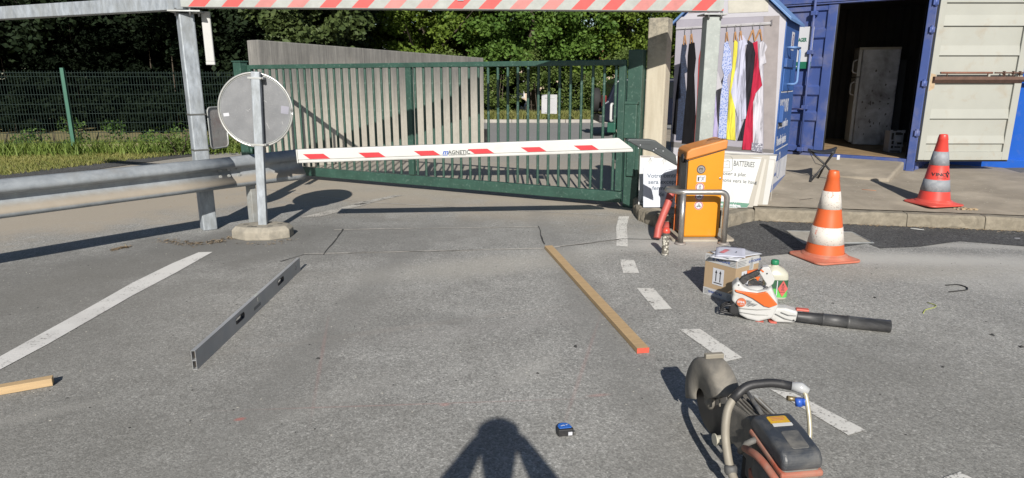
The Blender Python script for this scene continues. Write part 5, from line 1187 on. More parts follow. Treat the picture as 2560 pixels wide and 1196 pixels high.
MB().add(vs, [[i * 20 + k, i * 20 + (k + 1) % 20, (i + 1) * 20 + (k + 1) % 20, (i + 1) * 20 + k] for i in range(8) for k in range(20)] + [list(range(20))[::-1], [160 + k for k in range(20)]], True).build('body', JM, jg)
MB().tube(arc([(-.03, 0, .232), (-.085, 0, .235), (-.088, 0, .16), (-.075, 0, .13)], .03), .012, 10).build('handle', JM, jg)
MB().lathe([(.027, 0), (.028, .004), (.028, .026), (.025, .032), (.010, .034)], 20, xf((-.014, 0, .252))).build('cap', M('cap_green', (.015, .20, .09), .45), jg)
def jl(z0, z1, mat, x0=-.078, x1=.078, name='label', o=.001):
    vs = []; N = 14
    for k in range(N + 1):
        t = R(200 + 140 * k / N); c_, s_ = math.cos(t), math.sin(t); x = (.083 + o) * abs(c_) ** .55 * (1 if c_ >= 0 else -1); y = -(.063 + o) * abs(s_) ** .55
        for z in (z0, z1): vs.append((x, y, z))
    return MB().add(vs, [[2 * i, 2 * i + 2, 2 * i + 3, 2 * i + 1] for i in range(N)], True).build(name, mat, jg)
jl(.085, .150, M('label_dark_green', (.03, .10, .05), .5)); jl(.02, .085, M('label_bright_green', (.10, .42, .09), .5))
jl(.018, .152, M('label_pale', (.42, .46, .38), .5), name='label_edge', o=.0004)
jf = frame((.040, -.0655, .088), (1, .10, 0), (0, 0, 1))
MB().prism([(0, -.062), (.036, 0), (0, .062), (-.036, 0)], .001, jf).build('hazard_diamond', M('diamond_red', (.50, .10, .09), .5), jg)
strokes([(-.008, .012, 0, .040), (0, .040, .008, .012), (.008, .012, 0, .004), (0, .004, -.008, .012), (-.010, -.002, .010, -.002), (-.012, -.010, .012, -.010)], .003, jf @ Matrix.Translation((0, 0, .0012))).build('flame_symbol', INK, jg)
text('DANGER', .011, INK, jg, jf @ Matrix.Translation((-.022, -.030, .0012)), .9); strokes([(-.030, -.05, -.030, .06)], .006, jf @ Matrix.Translation((-.012, 0, .0006))).build('label_gap', PAPER, jg)

# ================================================================ LEAF BLOWER
TE = G(2222, 832, .005); BA = R(-17); BO = Vector((1.63, 4.10, 0)); bwr = thing('leaf_blower', 'white and orange leaf blower with a long black tube lying on the asphalt', 'leaf blower', BO, BA)
bn = Matrix.Rotation(BA, 3, 'Z') @ Vector((0, 1, 0)); binv = TM[bwr.name].inverted()
def Z5(x, y):
    q = binv @ APL(1660 + x / 4.267, 580 + y / 4.267, BO, bn); return (q.x, q.z)
BWH = M('blower_white', (.50, .50, .49), .42, 0, .05, 5, 0, 60, ((.30, .28, .25), .2, 14)); BOR = M('blower_orange', (.60, .12, .022), .38, 0, .05, 5); BRS = M('blower_red', (.50, .10, .07), .5)
fb = lambda y: frame((0, y, 0), (1, 0, 0), (0, 0, 1))
def pz(name, pts, y0, th, mat, bev=.006, seg=3): return MB().prism([Z5(*p) for p in pts], -th, fb(y0)).build(name, mat, bwr, bev, seg=seg)
pz('body', [(724, 560), (790, 500), (850, 568), (910, 598), (1000, 612), (1085, 596), (1140, 565), (1215, 760), (1200, 800), (1150, 900), (1000, 935), (880, 905), (796, 860), (785, 770), (716, 712), (732, 650)], -.055, .13, BWH, .018, 4)
MB().lathe([(.03, 0), (.095, .004), (.118, .02), (.122, .05), (.118, .085), (.09, .105)], 32, Matrix.Translation((Z5(975, 800)[0], .072, .122)) @ Matrix.Rotation(R(90), 4, 'X') @ Matrix.Diagonal((1.12, .86, 1, 1))).build('fan_housing', BWH, bwr)
pz('nozzle', [(1130, 790), (1290, 792), (1424, 832), (1400, 930), (1370, 955), (1180, 945), (1120, 900)], -.045, .09, BWH, .016, 4)
pz('rear_guard', [(1012, 420), (1048, 368), (1110, 360), (1130, 380), (1180, 500), (1160, 545), (1120, 575), (1085, 590), (1080, 560), (1090, 545), (1060, 500)], -.028, .056, BWH, .012, 4)
pz('handle', [(795, 515), (830, 475), (1000, 398), (1028, 425), (1010, 462), (905, 510), (850, 560)], -.020, .04, BLACK, .010, 4)
pz('handle_web', [(890, 560), (900, 530), (960, 500), (1060, 545), (1040, 560)], -.012, .024, BLACK, .003)
pz('side_panel', [(752, 588), (830, 606), (990, 624), (1085, 606), (1204, 745), (1120, 776), (1062, 762), (940, 680), (840, 632), (765, 612)], -.070, .02, BOR, .006)
pz('trigger', [(972, 484), (1028, 474), (1000, 528)], -.008, .016, BOR, .002)
pz('release_button', [(885, 420), (972, 408), (1000, 395), (960, 440), (890, 452)], .0, .02, BOR, .003)
pz('clip', [(1022, 398), (1040, 388), (1065, 410), (1055, 422)], -.032, .02, BOR, .002)
pz('base_foot', [(940, 930), (1060, 932), (1040, 968), (940, 966)], -.05, .10, BRS, .003); pz('base_foot', [(1110, 930), (1196, 935), (1196, 970), (1160, 968)], -.05, .10, BRS, .003)
lx, lz = Z5(822, 718); lf = frame((lx, -.0735, lz), (1, 0, 0), (0, 0, 1))
MB().prism(disc(.029, 24), .012, frame((lx, -.062, lz), (1, 0, 0), (0, 0, 1))).build('badge', M('badge_orange', (.50, .13, .05), .45), bwr)
text('STIHL', .018, PAPER, bwr, lf @ Matrix.Translation((-.024, -.002, .001)), 1, .0008); text('BGA 57', .010, PAPER, bwr, lf @ Matrix.Translation((-.006, -.015, .001)), 1)
strokes([(*Z5(872, 690), *Z5(930, 708)), (*Z5(875, 708), *Z5(990, 742)), (*Z5(880, 724), *Z5(965, 752)), (*Z5(885, 742), *Z5(915, 754))], .0035, fb(-.0735) @ Matrix.Translation((0, 0, 0)) @ Matrix.Translation((0, 0, .0))).build('vent_slots', INKG, bwr)
for (p, q) in (((800, 790), (1180, 800)), ((800, 830), (1150, 865)), ((1180, 845), (1380, 925)), ((1240, 830), (1400, 870))):
    a, b_ = Z5(*p), Z5(*q); MB().tube([(a[0], -.055, a[1]), ((a[0] + b_[0]) / 2, -.060, (a[1] + b_[1]) / 2 - .004), (b_[0], -.05, b_[1])], .0028, 6).build('seam', M('seam_grey', (.25, .25, .24), .6), bwr)
for p in ((795, 540), (1096, 432), (1092, 560), (1375, 912)):
    a = Z5(*p); MB().prism(disc(.005, 10), .004, frame((a[0], -.056 if p[0] != 1096 else -.028, a[1]), (1, 0, 0), (0, 0, 1))).build('screw', INK, bwr)
# intake cage
b = MB(); 
a0, a1, a2, a3 = Z5(785, 765), Z5(640, 770), Z5(590, 830), Z5(790, 868)
for y in (-.035, .0, .035): b.tube(arc([(a0[0], y, a0[1]), (a1[0], y, a1[1]), (a2[0], y, a2[1]), (a3[0], y, a3[1])], .03), .006, 6)
for f_ in (.2, .5, .8):
    for (p, q) in ((a0, a1), (a2, a3)):
        x, z = p[0] + (q[0] - p[0]) * f_, p[1] + (q[1] - p[1]) * f_; b.tube([(x, -.038, z), (x, .038, z)], .005, 6)
b.build('intake_grille', BLACK, bwr)
pz('intake', [(795, 700), (795, 866), (735, 870), (690, 845), (700, 760)], -.042, .084, BLACK, .012)
# tube
ts, te = Z5(1375, 898), Z5(2410, 1028)
tr_ = .0385
te = (te[0], tr_ + .001)
ax = (Vector((te[0], 0, te[1])) - Vector((ts[0], 0, ts[1]))); tl = ax.length; ax.normalize()
tp_ = lambda s: Vector((ts[0], 0, ts[1])) + ax * s
fr_ = .14
pp_ = [0, .03, .10, .175, .176, .182, .183, .32, .321, .335, .336, tl]
rr_ = [.030, .031, .034, .0365, .039, .039, .0365, .0375, .0405, .0405, .0375, .0385]
MB().tube([tp_(s) for s in pp_], rr_, 24, caps=False).build('tube', M('scuffed_tube', (.028, .028, .030), .42, 0, .3, 12, .1, 80, ((.10, .10, .10), .45, 9), stretch=(.3, 1, 1)), bwr, solid=.003)
MB().tube([tp_(tl - .35), tp_(tl - .349)], .033, 20).build('tube_inside', INK, bwr)
a, b_ = Z5(1408, 812), Z5(1545, 848); MB().bb((a[0], -.02, b_[1]), (b_[0], .02, a[1])).build('latch', BRS, bwr, .005)

# ================================================================ TRAFFIC CONES
def cone(name, label, loc, rz, h, oc_, bands, bandm, basem, rbot=.165, basew=.225, text_=None):
    t = thing(name, label, 'traffic cone', loc, rz, None)
    rt = .040; z0 = .045
    def rad(z): return rbot + (rt - rbot) * (z - z0) / (h - z0)
    zs = [z0]; 
    MB().lathe([(rad(z0), z0), (rad(h * .5), h * .5), (rad(h * .92), h * .92), (rad(h * .92) + .003, h * .925), (rt + .003, h - .01), (rt, h - .002), (rt - .008, h), (rt - .014, h - .02)], 40, cap=False).build('body', oc_, t)
    for (a, b_), bm_ in zip(bands, bandm):
        MB().lathe([(rad(a) + .0005, a - .0005), (rad(a) + .0025, a), (rad(b_) + .0025, b_), (rad(b_) + .0005, b_ + .0005)], 40, cap=False).build('reflective_band', bm_, t)
    # flared foot: round collar over a square base with cut corners
    MB().lathe([(rad(z0), z0 + .02), (rbot + .012, z0 + .008), (rbot + .022, z0 + .006), (rbot + .030, z0 - .006), (rbot + .032, .026)], 40, cap=False).build('collar', basem, t)
    MB().prism(rrect(basew * 2, basew * 2, .07, 6), .018, xf((0, 0, .006))).build('base', basem, t, .006)
    vs = []; N = 48; sq = []
    for k in range(N):
        a = 2 * math.pi * k / N; c_, s_ = math.cos(a), math.sin(a); m_ = (abs(c_) ** 6 + abs(s_) ** 6) ** (-1 / 6.)
        vs.append(((rbot + .030) * c_, (rbot + .030) * s_, .042)); sq.append((basew * .93 * m_ * c_, basew * .93 * m_ * s_, .0245))
    MB().add(vs + sq, [[k, N + k, N + (k + 1) % N, (k + 1) % N] for k in range(N)], True).build('skirt', basem, t)
    return t, rad
CO1 = M('cone_orange', (.62, .115, .030), .42, 0, .06, 5, 0, 60, ((.40, .12, .06), .15, 8)); CB1 = M('dusty_cone_base', (.48, .14, .085), .75, 0, .1, 6, .3, 60, ((.34, .21, .15), .5, 7))
m = bpy.data.materials.new('scratched_white_band'); nb = NB(m); c = nb.coord(); n_ = nb.noise(nb.coord((1, 1, .35)), 26, 6, .75, 1.2); n2_ = nb.noise(c, 6, 4, .6)
k_ = nb.ramp(nb.math('ADD', nb.math('MULTIPLY', n_, .65), nb.math('MULTIPLY', n2_, .35)), [(.585, 0.0), (.60, 1.0)])
k2 = nb.ramp(nb.noise(c, 70, 3, .6), [(.60, 0.0), (.63, 1.0)])
cc = nb.mix(nb.math('MULTIPLY', k2, .6), (.53, .50, .46), (.18, .15, .13)); nb.l(nb.mix(k_, cc, (.50, .12, .07)), nb.b.inputs[0]); nb.b.inputs['Roughness'].default_value = .6; WBAND = m
c1 = G(2066, 650); cone('traffic_cone', 'worn orange cone with scratched white bands standing on the asphalt', (c1.x, c1.y + .05, 0), R(14), .79, CO1, ((.150, .300), (.458, .612)), (WBAND, WBAND), CB1)
CO2 = M('cone_red', (.66, .060, .045), .38, 0, .04, 5); CB2 = M('red_cone_base', (.56, .075, .055), .5, 0, .06, 5, 0, 60, ((.42, .16, .12), .3, 7)); GB = M('grey_reflective', (.24, .255, .28), .6, .0, .12, 12, 0, 60, ((.40, .41, .42), .3, 14))
c2 = on_pav(2335, 512); t, rad = cone('traffic_cone', 'red cone with silver bands and lettering standing on the raised pavement', (c2.x, c2.y + .02, zt(c2.x, c2.y) + .002), R(12), .79, CO2, ((.160, .290), (.45, .60)), (GB, GB), CB2)
# lettering wrapped on the cone between its bands
def wrap(s, size, z, mid_a, mat, t, xs=1.0, bold=.001):
    wd_ = {'I': .32, 'N': .72, 'V': .72, 'C': .75}; tot = sum(wd_.get(ch, .66) for ch in s) * size * xs; a = mid_a - tot / 2 / rad(z)
    for ch in s:
        w_ = wd_.get(ch, .66) * size * xs; am = a + w_ / 2 / rad(z); r_ = rad(z) + .0015
        n_ = Vector((math.sin(am), -math.cos(am), 0)); slope = math.atan2(.165 - .04, .79 - .045); up = Vector((0, 0, 1)) * math.cos(slope) - n_ * math.sin(slope)
        text(ch, size, mat, t, frame(n_ * r_ + Vector((0, 0, z)), (math.cos(am), math.sin(am), 0), up) @ Matrix.Translation((0, 0, .001)), xs, bold, 'CENTER'); a += w_ / rad(z)
wrap('VINCI', .052, .335, R(-34), INK, t, 1.15, .0015); wrap('AUTOROUTES', .013, .312, R(-24), INK, t, 1.1, .0004)
am = R(8); n_ = Vector((math.sin(am), -math.cos(am), 0)); F_ = frame(n_ * (rad(.355) + .002) + Vector((0, 0, .355)), (math.cos(am), math.sin(am), 0), Vector((0, 0, 1)) - n_ * .165)
b = MB()
for (x, y) in ((0, .026), (-.017, .009), (.017, .009), (0, -.012), (-.017, -.03) if False else (0, -.026)): b.prism([(x - .009, y - .009), (x + .009, y - .009), (x + .009, y + .009), (x - .009, y + .009)], .002, F_)
b.build('checker_emblem', INK, t)

# ================================================================ FOLDING STOOL
sc0 = on_pav(2062, 455); st = thing('folding_stool', 'black three-legged folding stool on the pavement in front of the open container', 'stool', (sc0.x, sc0.y + .05, zt(sc0.x, sc0.y) - .0), R(8))
hub = Vector((0, 0, .22)); tops = [Vector((-.20, .10, .41)), Vector((.19, .08, .43)), Vector((.0, -.17, .40))]; feet = [Vector((.20, -.05, .0)), Vector((-.21, -.04, .0)), Vector((.02, .16, 0))]
for a, b_ in zip(tops, feet):
    MB().tube([a, hub.lerp(a, .05), b_], .013, 8).build('leg', BLACK, st); MB().cyl(b_, b_ + (hub - b_).normalized() * .025, .014, 8).build('foot', RUBBER, st)
N = 8; vs = []
for i in range(N + 1):
    for j in range(N + 1 - i):
        u, v = i / N, j / N; w_ = 1 - u - v; p = tops[0] * u + tops[1] * v + tops[2] * w_; sag = .07 * (u * v + v * w_ + u * w_) * 2.0; vs.append((p.x, p.y, p.z - sag + .005))
idx = {}; k = 0
for i in range(N + 1):
    for j in range(N + 1 - i): idx[(i, j)] = k; k += 1
fs = []
for i in range(N):
    for j in range(N - i):
        fs.append([idx[(i, j)], idx[(i + 1, j)], idx[(i, j + 1)]])
        if j < N - i - 1: fs.append([idx[(i + 1, j)], idx[(i + 1, j + 1)], idx[(i, j + 1)]])
MB().add(vs, fs, True).build('seat', M('black_leather', (.035, .038, .045), .35), st, 0, False, .022)
MB().bb((.05, -.16, .30), (.09, -.155, .36)).build('tag', PAPER, st)
MB().tube([tops[0], (-.14, .0, .24), (-.02, -.02, .2)], .005, 6).build('strap', BLACK, st)

# ================================================================ TIMBERS, LEVEL, TAPE
def beam(name, label, cat, a, b_, w_, h_, mat, bev=.002):
    a, b_ = Vector(a), Vector(b_); d = b_ - a; t = thing(name, label, cat, (a.x, a.y, 0), math.atan2(d.y, d.x)); return t, d.length
ta, tb = G(1608, 872, .03), G(1371, 615, .03)
t, L = beam('timber_batten', 'long pine batten with a red painted end lying on the asphalt', 'batten', ta, tb, .07, .03, WOOD)
MB().bb((.0012, -.037, .002), (L, .037, .034)).build('plank', WOOD, t, .002)
MB().bb((-.0005, -.0372, .002), (.0011, .0372, .0342)).build('red_end', M('red_end_paint', (.55, .085, .05), .7, 0, .15, 30), t)
for q in (.4, .9, 1.5, 1.75): MB().bb((q, -.02, .0341), (q + .035, -.017, .0346)).build('scrape', M('scrape', (.55, .44, .28), .8), t)
ta, tb = G(131, 944, .04), G(-260, 1012, .04)
t, L = beam('timber_batten', 'short pale pine batten entering the picture at its left edge', 'batten', ta, tb, .05, .04, WOOD)
MB().bb((0, -.030, .002), (L, .022, .042)).build('plank', M('fresh_pine', (.50, .35, .19), .7, 0, .12, 8, .1, 60, stretch=(1, 14, 14)), t, .002)
la_, lb_ = G(488, 925), G(748, 677)
d = lb_ - la_; lv = thing('straight_edge', 'long hollow aluminium levelling rule with two grip holes, standing on edge', 'levelling rule', (la_.x, la_.y, 0), math.atan2(d.y, d.x)); L = d.length; LH, LT = .112, .024
ALP = M('aluminium_profile', (.44, .45, .46), .45, .4, .12, 3, 0, 60, ((.38, .40, .42), .4, 8))
b = MB(); holes = [(.56, .70), (1.36, 1.50)]; hz0, hz1 = .045, .085
for yy in (-LT / 2, LT / 2 - .002):
    xs_ = [0] + [v for h in holes for v in h] + [L]
    b.bb((0, yy, 0), (L, yy + .002, hz0)); b.bb((0, yy, hz1), (L, yy + .002, LH))
    for i in range(0, len(xs_), 2): b.bb((xs_[i], yy, hz0), (xs_[i + 1], yy + .002, hz1))
b.bb((0, -LT / 2 + .002, 0), (L, LT / 2 - .002, .002)); b.bb((0, -LT / 2 + .002, LH - .002), (L, LT / 2 - .002, LH)); b.bb((0, -LT / 2 + .002, .052), (.5, LT / 2 - .002, .055)); 
b.build('profile', ALP, lv)
MB().bb((.03, -LT / 2 + .0022, .003), (.032, LT / 2 - .0022, LH - .003)).build('dark_inside', M('profile_inside', (.07, .06, .05), .9), lv)
for h in holes:
    P = rrect(h[1] - h[0], hz1 - hz0, .018, 5, (h[0] + h[1]) / 2, (hz0 + hz1) / 2); b = MB(); n = len(P)
    vs = [(p[0], -LT / 2 - .001, p[1]) for p in P] + [(p[0], LT / 2 + .001, p[1]) for p in P]
    b.add(vs, [[k, (k + 1) % n, n + (k + 1) % n, n + k] for k in range(n)], True); b.build('grip_liner', BLACK, lv, 0, False, .004)
MB().bb((L / 2 - .03, -.006, LH - .012), (L / 2 + .03, .006, LH + .0015)).build('bubble_vial', M('vial', (.45, .48, .42), .3), lv, .003)
MB().bb((L / 2 - .02, -LT / 2 - .0015, .068), (L / 2 + .02, -LT / 2 - .0005, .098)).build('vial_window', M('vial_window', (.42, .43, .40), .3), lv)
MB().bb((L / 2 - .10, -LT / 2 - .001, .028), (L / 2 + .03, -LT / 2 - .0004, .05)).build('printed_mark', M('faint_print', (.15, .16, .17), .5), lv)
strokes(ringpts(0, 0, .016, 14), .004, frame((L - .12, -LT / 2, .06), (1, 0, 0), (0, 0, 1))).build('end_bubble', INKG, lv)
tpP = G(1413, 1092); tm = thing('tape_measure', 'small blue and black tape measure lying on the asphalt', 'tape measure', (tpP.x, tpP.y + .03, 0), R(10))
PF = [(-.034, 0), (.030, 0), (.036, .006), (.034, .018), (.030, .034), (.018, .052), (.0, .060), (-.020, .057), (-.034, .045), (-.040, .025), (-.038, .008)]
# lies on its side, flat face up
PF2 = [(x, y - .03) for x, y in PF]
MB().prism(PF2, .034).build('case', BLACK, tm, .006, seg=3)
MB().prism([(x * .82, y * .80 + .004) for x, y in PF2], .0035, xf((0, .002, .0335))).build('face', M('tape_blue', (.02, .13, .50), .35), tm, .002)
strokes([(-.018, -.004, -.006, .002), (-.006, .002, .000, -.003), (.006, .002, .014, .004)], .004, xf((0, .004, .0372))).build('logo_marks', PAPER, tm)
MB().bb((.008, -.0345, .006), (.027, -.0295, .022)).build('size_label', PAPER, tm, .001); MB().bb((.033, -.028, .0), (.044, -.012, .018)).build('hook', M('hook_steel', (.2, .2, .19), .4, .7), tm, .002)

# ================================================================ CUT-OFF SAW
sw = thing('cut_off_saw', 'dusty petrol cut-off saw with blade guard and tubular front handle', 'saw', (.99, 2.24, 0), R(8))
SGR = M('saw_dusty_grey', (.105, .10, .092), .65, 0, .2, 7, .2, 60, ((.26, .235, .195), .75, 6)); SBK = M('saw_black', (.052, .056, .064), .55, 0, .2, 8, .1, 70, ((.17, .16, .14), .75, 7)); SOR = M('saw_orange', (.36, .080, .042), .65, 0, .2, 7, 0, 60, ((.24, .18, .14), .8, 8)); SBG = M('saw_beige_tube', (.27, .245, .20), .6, .1, .12, 9, 0, 60, ((.20, .18, .15), .4, 9))
MB().prism([(-.25, .04), (-.27, .14), (-.25, .245), (.03, .285), (.07, .22), (.07, .05)], .16, frame((-.075, 0, 0), (0, 1, 0), (0, 0, 1))).build('engine_housing', SBK, sw, .02, seg=3)
MB().prism([(-.262, .205), (-.262, .228), (.035, .272), (.045, .25)], .178, frame((-.084, 0, 0), (0, 1, 0), (0, 0, 1))).build('orange_seam', SOR, sw, .008)
MB().prism([(-.258, .230), (-.262, .268), (-.235, .300), (-.10, .325), (.02, .335), (.048, .31), (.04, .274)], .170, frame((-.080, 0, 0), (0, 1, 0), (0, 0, 1))).build('filter_cover', M('cover_blue_black', (.035, .041, .052), .45, 0, .15, 8, .1, 70, ((.13, .125, .115), .35, 6)), sw, .020, seg=4)
sl_ = math.atan2(.025, .135)
def top(y): return .300 + (y + .235) * .185
MB().prism(rrect(.085, .055, .008, 3), .002, Matrix.Translation((.005, -.035, top(-.035) - .006)) @ Matrix.Rotation(sl_ * .6, 4, 'X')).build('warning_label', M('label_yellow', (.55, .33, .03), .5, 0, .1, 20), sw)
MB().prism(rrect(.085, .018, .003, 3), .002, Matrix.Translation((.005, -.072, top(-.072) - .001)) @ Matrix.Rotation(sl_, 4, 'X')).build('white_label', WHITEP, sw)
strokes([(-.03, .01, .03, .01), (-.03, 0, .03, 0), (-.03, -.01, .02, -.01)], .003, Matrix.Translation((.005, -.030, top(-.030) - .003)) @ Matrix.Rotation(sl_ * .6, 4, 'X')).build('label_print', SOR, sw)
MB().prism(rrect(.075, .11, .012, 4), .006, Matrix.Translation((.012, -.165, top(-.165) - .004)) @ Matrix.Rotation(sl_, 4, 'X')).build('cover_ridge', SBK, sw, .003)
MB().bb((-.02, -.278, .12), (.07, -.266, .20)).build('rear_plate', M('plate_pale', (.33, .32, .29), .6), sw, .004)
MB().prism([(-.02, .12), (-.24, .12), (-.32, .06), (-.34, .02), (-.30, .01), (-.05, .03)], .07, frame((-.10, 0, 0), (0, 1, 0), (0, 0, 1))).build('tank', SOR, sw, .012)
MB().tube(arc([(-.115, -.02, .20), (-.125, -.14, .24), (-.11, -.27, .20), (-.09, -.33, .10)], .06), .014, 10).build('rear_handle', SOR, sw)
MB().tube([(-.078, -.03, .24), (-.108, -.02, .22), (-.11, .02, .16)], .012, 8).build('starter_grip', SBK, sw)
MB().lathe([(.05, 0), (.062, .008), (.062, .02), (.03, .028)], 24, Matrix.Translation((-.078, -.11, .145)) @ Matrix.Rotation(R(-90), 4, 'Y')).build('starter_cover', SBK, sw)
# arm with belt cover
MB().prism([(.0, .14), (.02, .275), (.10, .270), (.38, .255), (.455, .20), (.44, .14), (.38, .115), (.10, .12)], .075, frame((-.018, 0, 0), (0, 1, 0), (0, 0, 1))).build('belt_cover', SGR, sw, .012, seg=3)
MB().bb((.058, .10, .20), (.062, .30, .225)).build('pale_strip', M('strip_pale', (.40, .40, .38), .5), sw, .002)
MB().prism([(.06, .16), (.10, .24), (.13, .16)], .003, frame((.0585, 0, 0), (0, 1, 0), (0, 0, 1))).build('red_triangle', M('tri_red', (.50, .10, .08), .5), sw)
MB().prism([(-.02, .10), (-.01, .262), (.05, .285), (.22, .262), (.27, .20), (.25, .10)], .125, frame((-.068, 0, 0), (0, 1, 0), (0, 0, 1))).build('cylinder_cover', SGR, sw, .016, seg=3)
b = MB()
for k in range(7): b.bb((-.055 + k * .017, .03, .268), (-.048 + k * .017, .20, .286))
b.build('cooling_ribs', SGR, sw, .002)
MB().bb((.040, .02, .262), (.056, .23, .284)).build('white_strip', M('strip_white', (.42, .42, .40), .5), sw, .003)
# disc and guard
dc = Vector((-.045, .42, .172))
mY = Matrix.Translation(dc) @ Matrix.Rotation(R(90), 4, 'Y')
MB().lathe([(.012, -.0018), (.158, -.0018), (.158, .0018), (.012, .0018)], 48, mY).build('cutting_disc', M('disc_steel', (.12, .115, .11), .5, .5, .15, 9), sw)
def gsec(a0, a1, r0, r1, x0, x1, N=22):
    vs = []; 
    for k in range(N + 1):
        a = R(a0 + (a1 - a0) * k / N); c_, s_ = math.cos(a), math.sin(a)
        for (r, x) in ((r0, x0), (r1 - .015, x0), (r1, x0 + .012), (r1, x1 - .012), (r1 - .015, x1), (r0, x1)): vs.append((dc.x + x, dc.y + r * c_, dc.z + r * s_))
    return MB().add(vs, [[k * 6 + q, k * 6 + q + 1, (k + 1) * 6 + q + 1, (k + 1) * 6 + q] for k in range(N) for q in range(5)], True)
gsec(-25, 150, .05, .184, -.050, .056).build('blade_guard', SGR, sw, 0, False, .004)
MB().bb((dc.x - .03, dc.y + .02, dc.z + .172), (dc.x + .055, dc.y + .045, dc.z + .204)).build('guard_grip', SBG, sw, .004)
MB().tube([(dc.x - .031, dc.y + .150 * math.cos(R(a)), dc.z + .150 * math.sin(R(a))) for a in range(20, 175, 12)], .004, 6).build('guard_rib', SBG, sw)
MB().cyl((dc.x - .05, dc.y - .17, dc.z - .10), (dc.x + .02, dc.y - .17, dc.z - .10), .020, 16).cyl((dc.x - .055, dc.y - .165, dc.z - .10), (dc.x - .049, dc.y - .165, dc.z - .10), .026, 16).build('guide_roller', M('roller_cream', (.42, .40, .33), .6), sw)
MB().tube(arc([(dc.x, dc.y - .165, dc.z - .10), (dc.x + .02, dc.y - .17, dc.z - .04), (dc.x + .04, dc.y - .14, dc.z)], .02), .012, 8).build('roller_bracket', SBG, sw)
MB().lathe([(.045, 0), (.045, .012), (.02, .022)], 20, Matrix.Translation((dc.x - .004, dc.y, dc.z)) @ Matrix.Rotation(R(-90), 4, 'Y')).build('flange', SGR, sw)
for ch in sw.children:
    if ch.name.split('.')[0] in ('engine_housing', 'orange_seam', 'filter_cover', 'warning_label', 'white_label', 'label_print', 'cover_ridge', 'rear_plate'):
        ch.matrix_local = Matrix.Translation((-.008, -.012, -.012)) @ Matrix.Diagonal((.9, .80, 1, 1)) @ ch.matrix_local
# front handle
hpts = arc([(-.150, -.13, .03), (-.158, .0, .10), (-.160, .06, .22), (-.135, .10, .32), (-.055, .12, .385), (.055, .115, .392), (.135, .10, .375)], .05, 5)
MB().tube(hpts, [.0165 if p.z < .33 else .0145 for p in hpts], 12).build('front_handle', SBG, sw)
gp_ = arc([(-.115, .105, .335), (-.055, .12, .386), (.055, .115, .393), (.132, .10, .378)], .05, 5); MB().tube(gp_, .0175, 14).build('handle_grip', BLACK, sw)
MB().lathe([(.018, 0), (.024, .008), (.024, .03), (.018, .038)], 16, xf((-.156, -.01, .085), 0, R(-14))).build('handle_clamp', SBK, sw)
MB().tube(arc([(.128, .10, .378), (.165, .07, .372), (.165, .03, .30), (.155, -.01, .22), (.13, -.03, .17)], .04, 5), .009, 10).build('water_hose', M('clear_hose', (.36, .33, .24), .25, 0, .1, 8), sw)
MB().tube([(.125, .10, .38), (.155, .085, .378), (.178, .07, .366)], [.018, .022, .016], 12).build('hose_guard', M('clear_cap', (.42, .43, .44), .2), sw)
MB().cyl((.138, .065, .345), (.139, .058, .315), .014, 12).build('water_coupling', M('coupling_blue', (.03, .10, .45), .4), sw); MB().cyl((.160, .06, .345), (.161, .055, .318), .011, 12).build('water_coupling', MATS['coupling_blue'], sw)
MB().cyl((.10, .08, .34), (.135, .075, .335), .010, 10).build('water_valve', M('brass', (.30, .24, .14), .4, .6), sw)
MB().bb((-.06, .05, .0), (-.045, .09, .10)).bb((.055, .05, 0), (.07, .09, .10)).bb((-.06, -.2, 0), (-.045, -.16, .06)).bb((.055, -.2, 0), (.07, -.16, .06)).build('feet', RUBBER, sw, .004)
MB().tube([(-.02, .05, .30), (.0, .20, .31), (.02, .28, .27)], .008, 8).build('cable', SBK, sw)

# ================================================================ SMALL LITTER
def wire(label, name, px, r, mat, cat='wire', z=None):
    P = arc([G(*p) + Vector((0, 0, r + .001)) for p in px], .03, 5)
    if z: P = [Vector((p.x, p.y, zt(p.x, p.y) + r)) for p in arc([on_pav(*p) for p in px], .03, 4)]
    return tagp(MB().tube(P, r, 6).build(name, mat), label, cat)
wire('bent piece of black cable lying on the asphalt right of the blower', 'black_wire', [(2364, 715), (2395, 713), (2418, 720), (2419, 727), (2400, 729), (2372, 732)], .0045, RUBBER)
wire('crooked yellow green wire offcut on the asphalt right of the blower tube', 'yellow_wire', [(2318, 758), (2341, 764), (2338, 770), (2312, 776), (2308, 785)], .0028, M('yellow_wire', (.38, .42, .10), .5))
wire('upper of two thin rods lying on the asphalt left of the front cone', 'thin_rod', [(1900, 627), (1998, 620)], .003, INK)
wire('lower of two thin rods lying on the asphalt left of the front cone', 'thin_rod', [(1900, 640), (2006, 631)], .003, INK)
wire('thin dark twig on the pavement left of the front cone', 'twig', [(1999, 501), (2031, 497)], .003, M('twig_dark', (.05, .04, .03), .9), 'twig', True)
wire('short pale orange stick on the pavement beside the far cone shadow', 'twig', [(2155, 475), (2190, 478)], .004, M('twig_orange', (.40, .20, .12), .9), 'twig', True)
wire('pale straw sticking up at the shadow edge of the crash barrier', 'straw', [(310, 610), (318, 618)], .003, M('straw_pale', (.45, .40, .28), .9), 'straw')
sb_ = [(tagp(MB().tube([G(2276, 573) + Vector((0, 0, .005)), G(2310, 576) + Vector((0, 0, .004))], [.009, .003], 6).build('plastic_spoon', WHITEP), 'white plastic scrap lying at the foot of the kerb below the far cone', 'scrap'))]
tagp(MB().box((0, 0, .003), (.05, .012, .004), xf(tuple(G(2543, 597)), R(-10))).build('paper_scrap', PAPER), 'small white scrap on the black strip at the right edge', 'scrap')
lm_ = on_pav(2412, 524); rg = random.Random(4); b = MB()
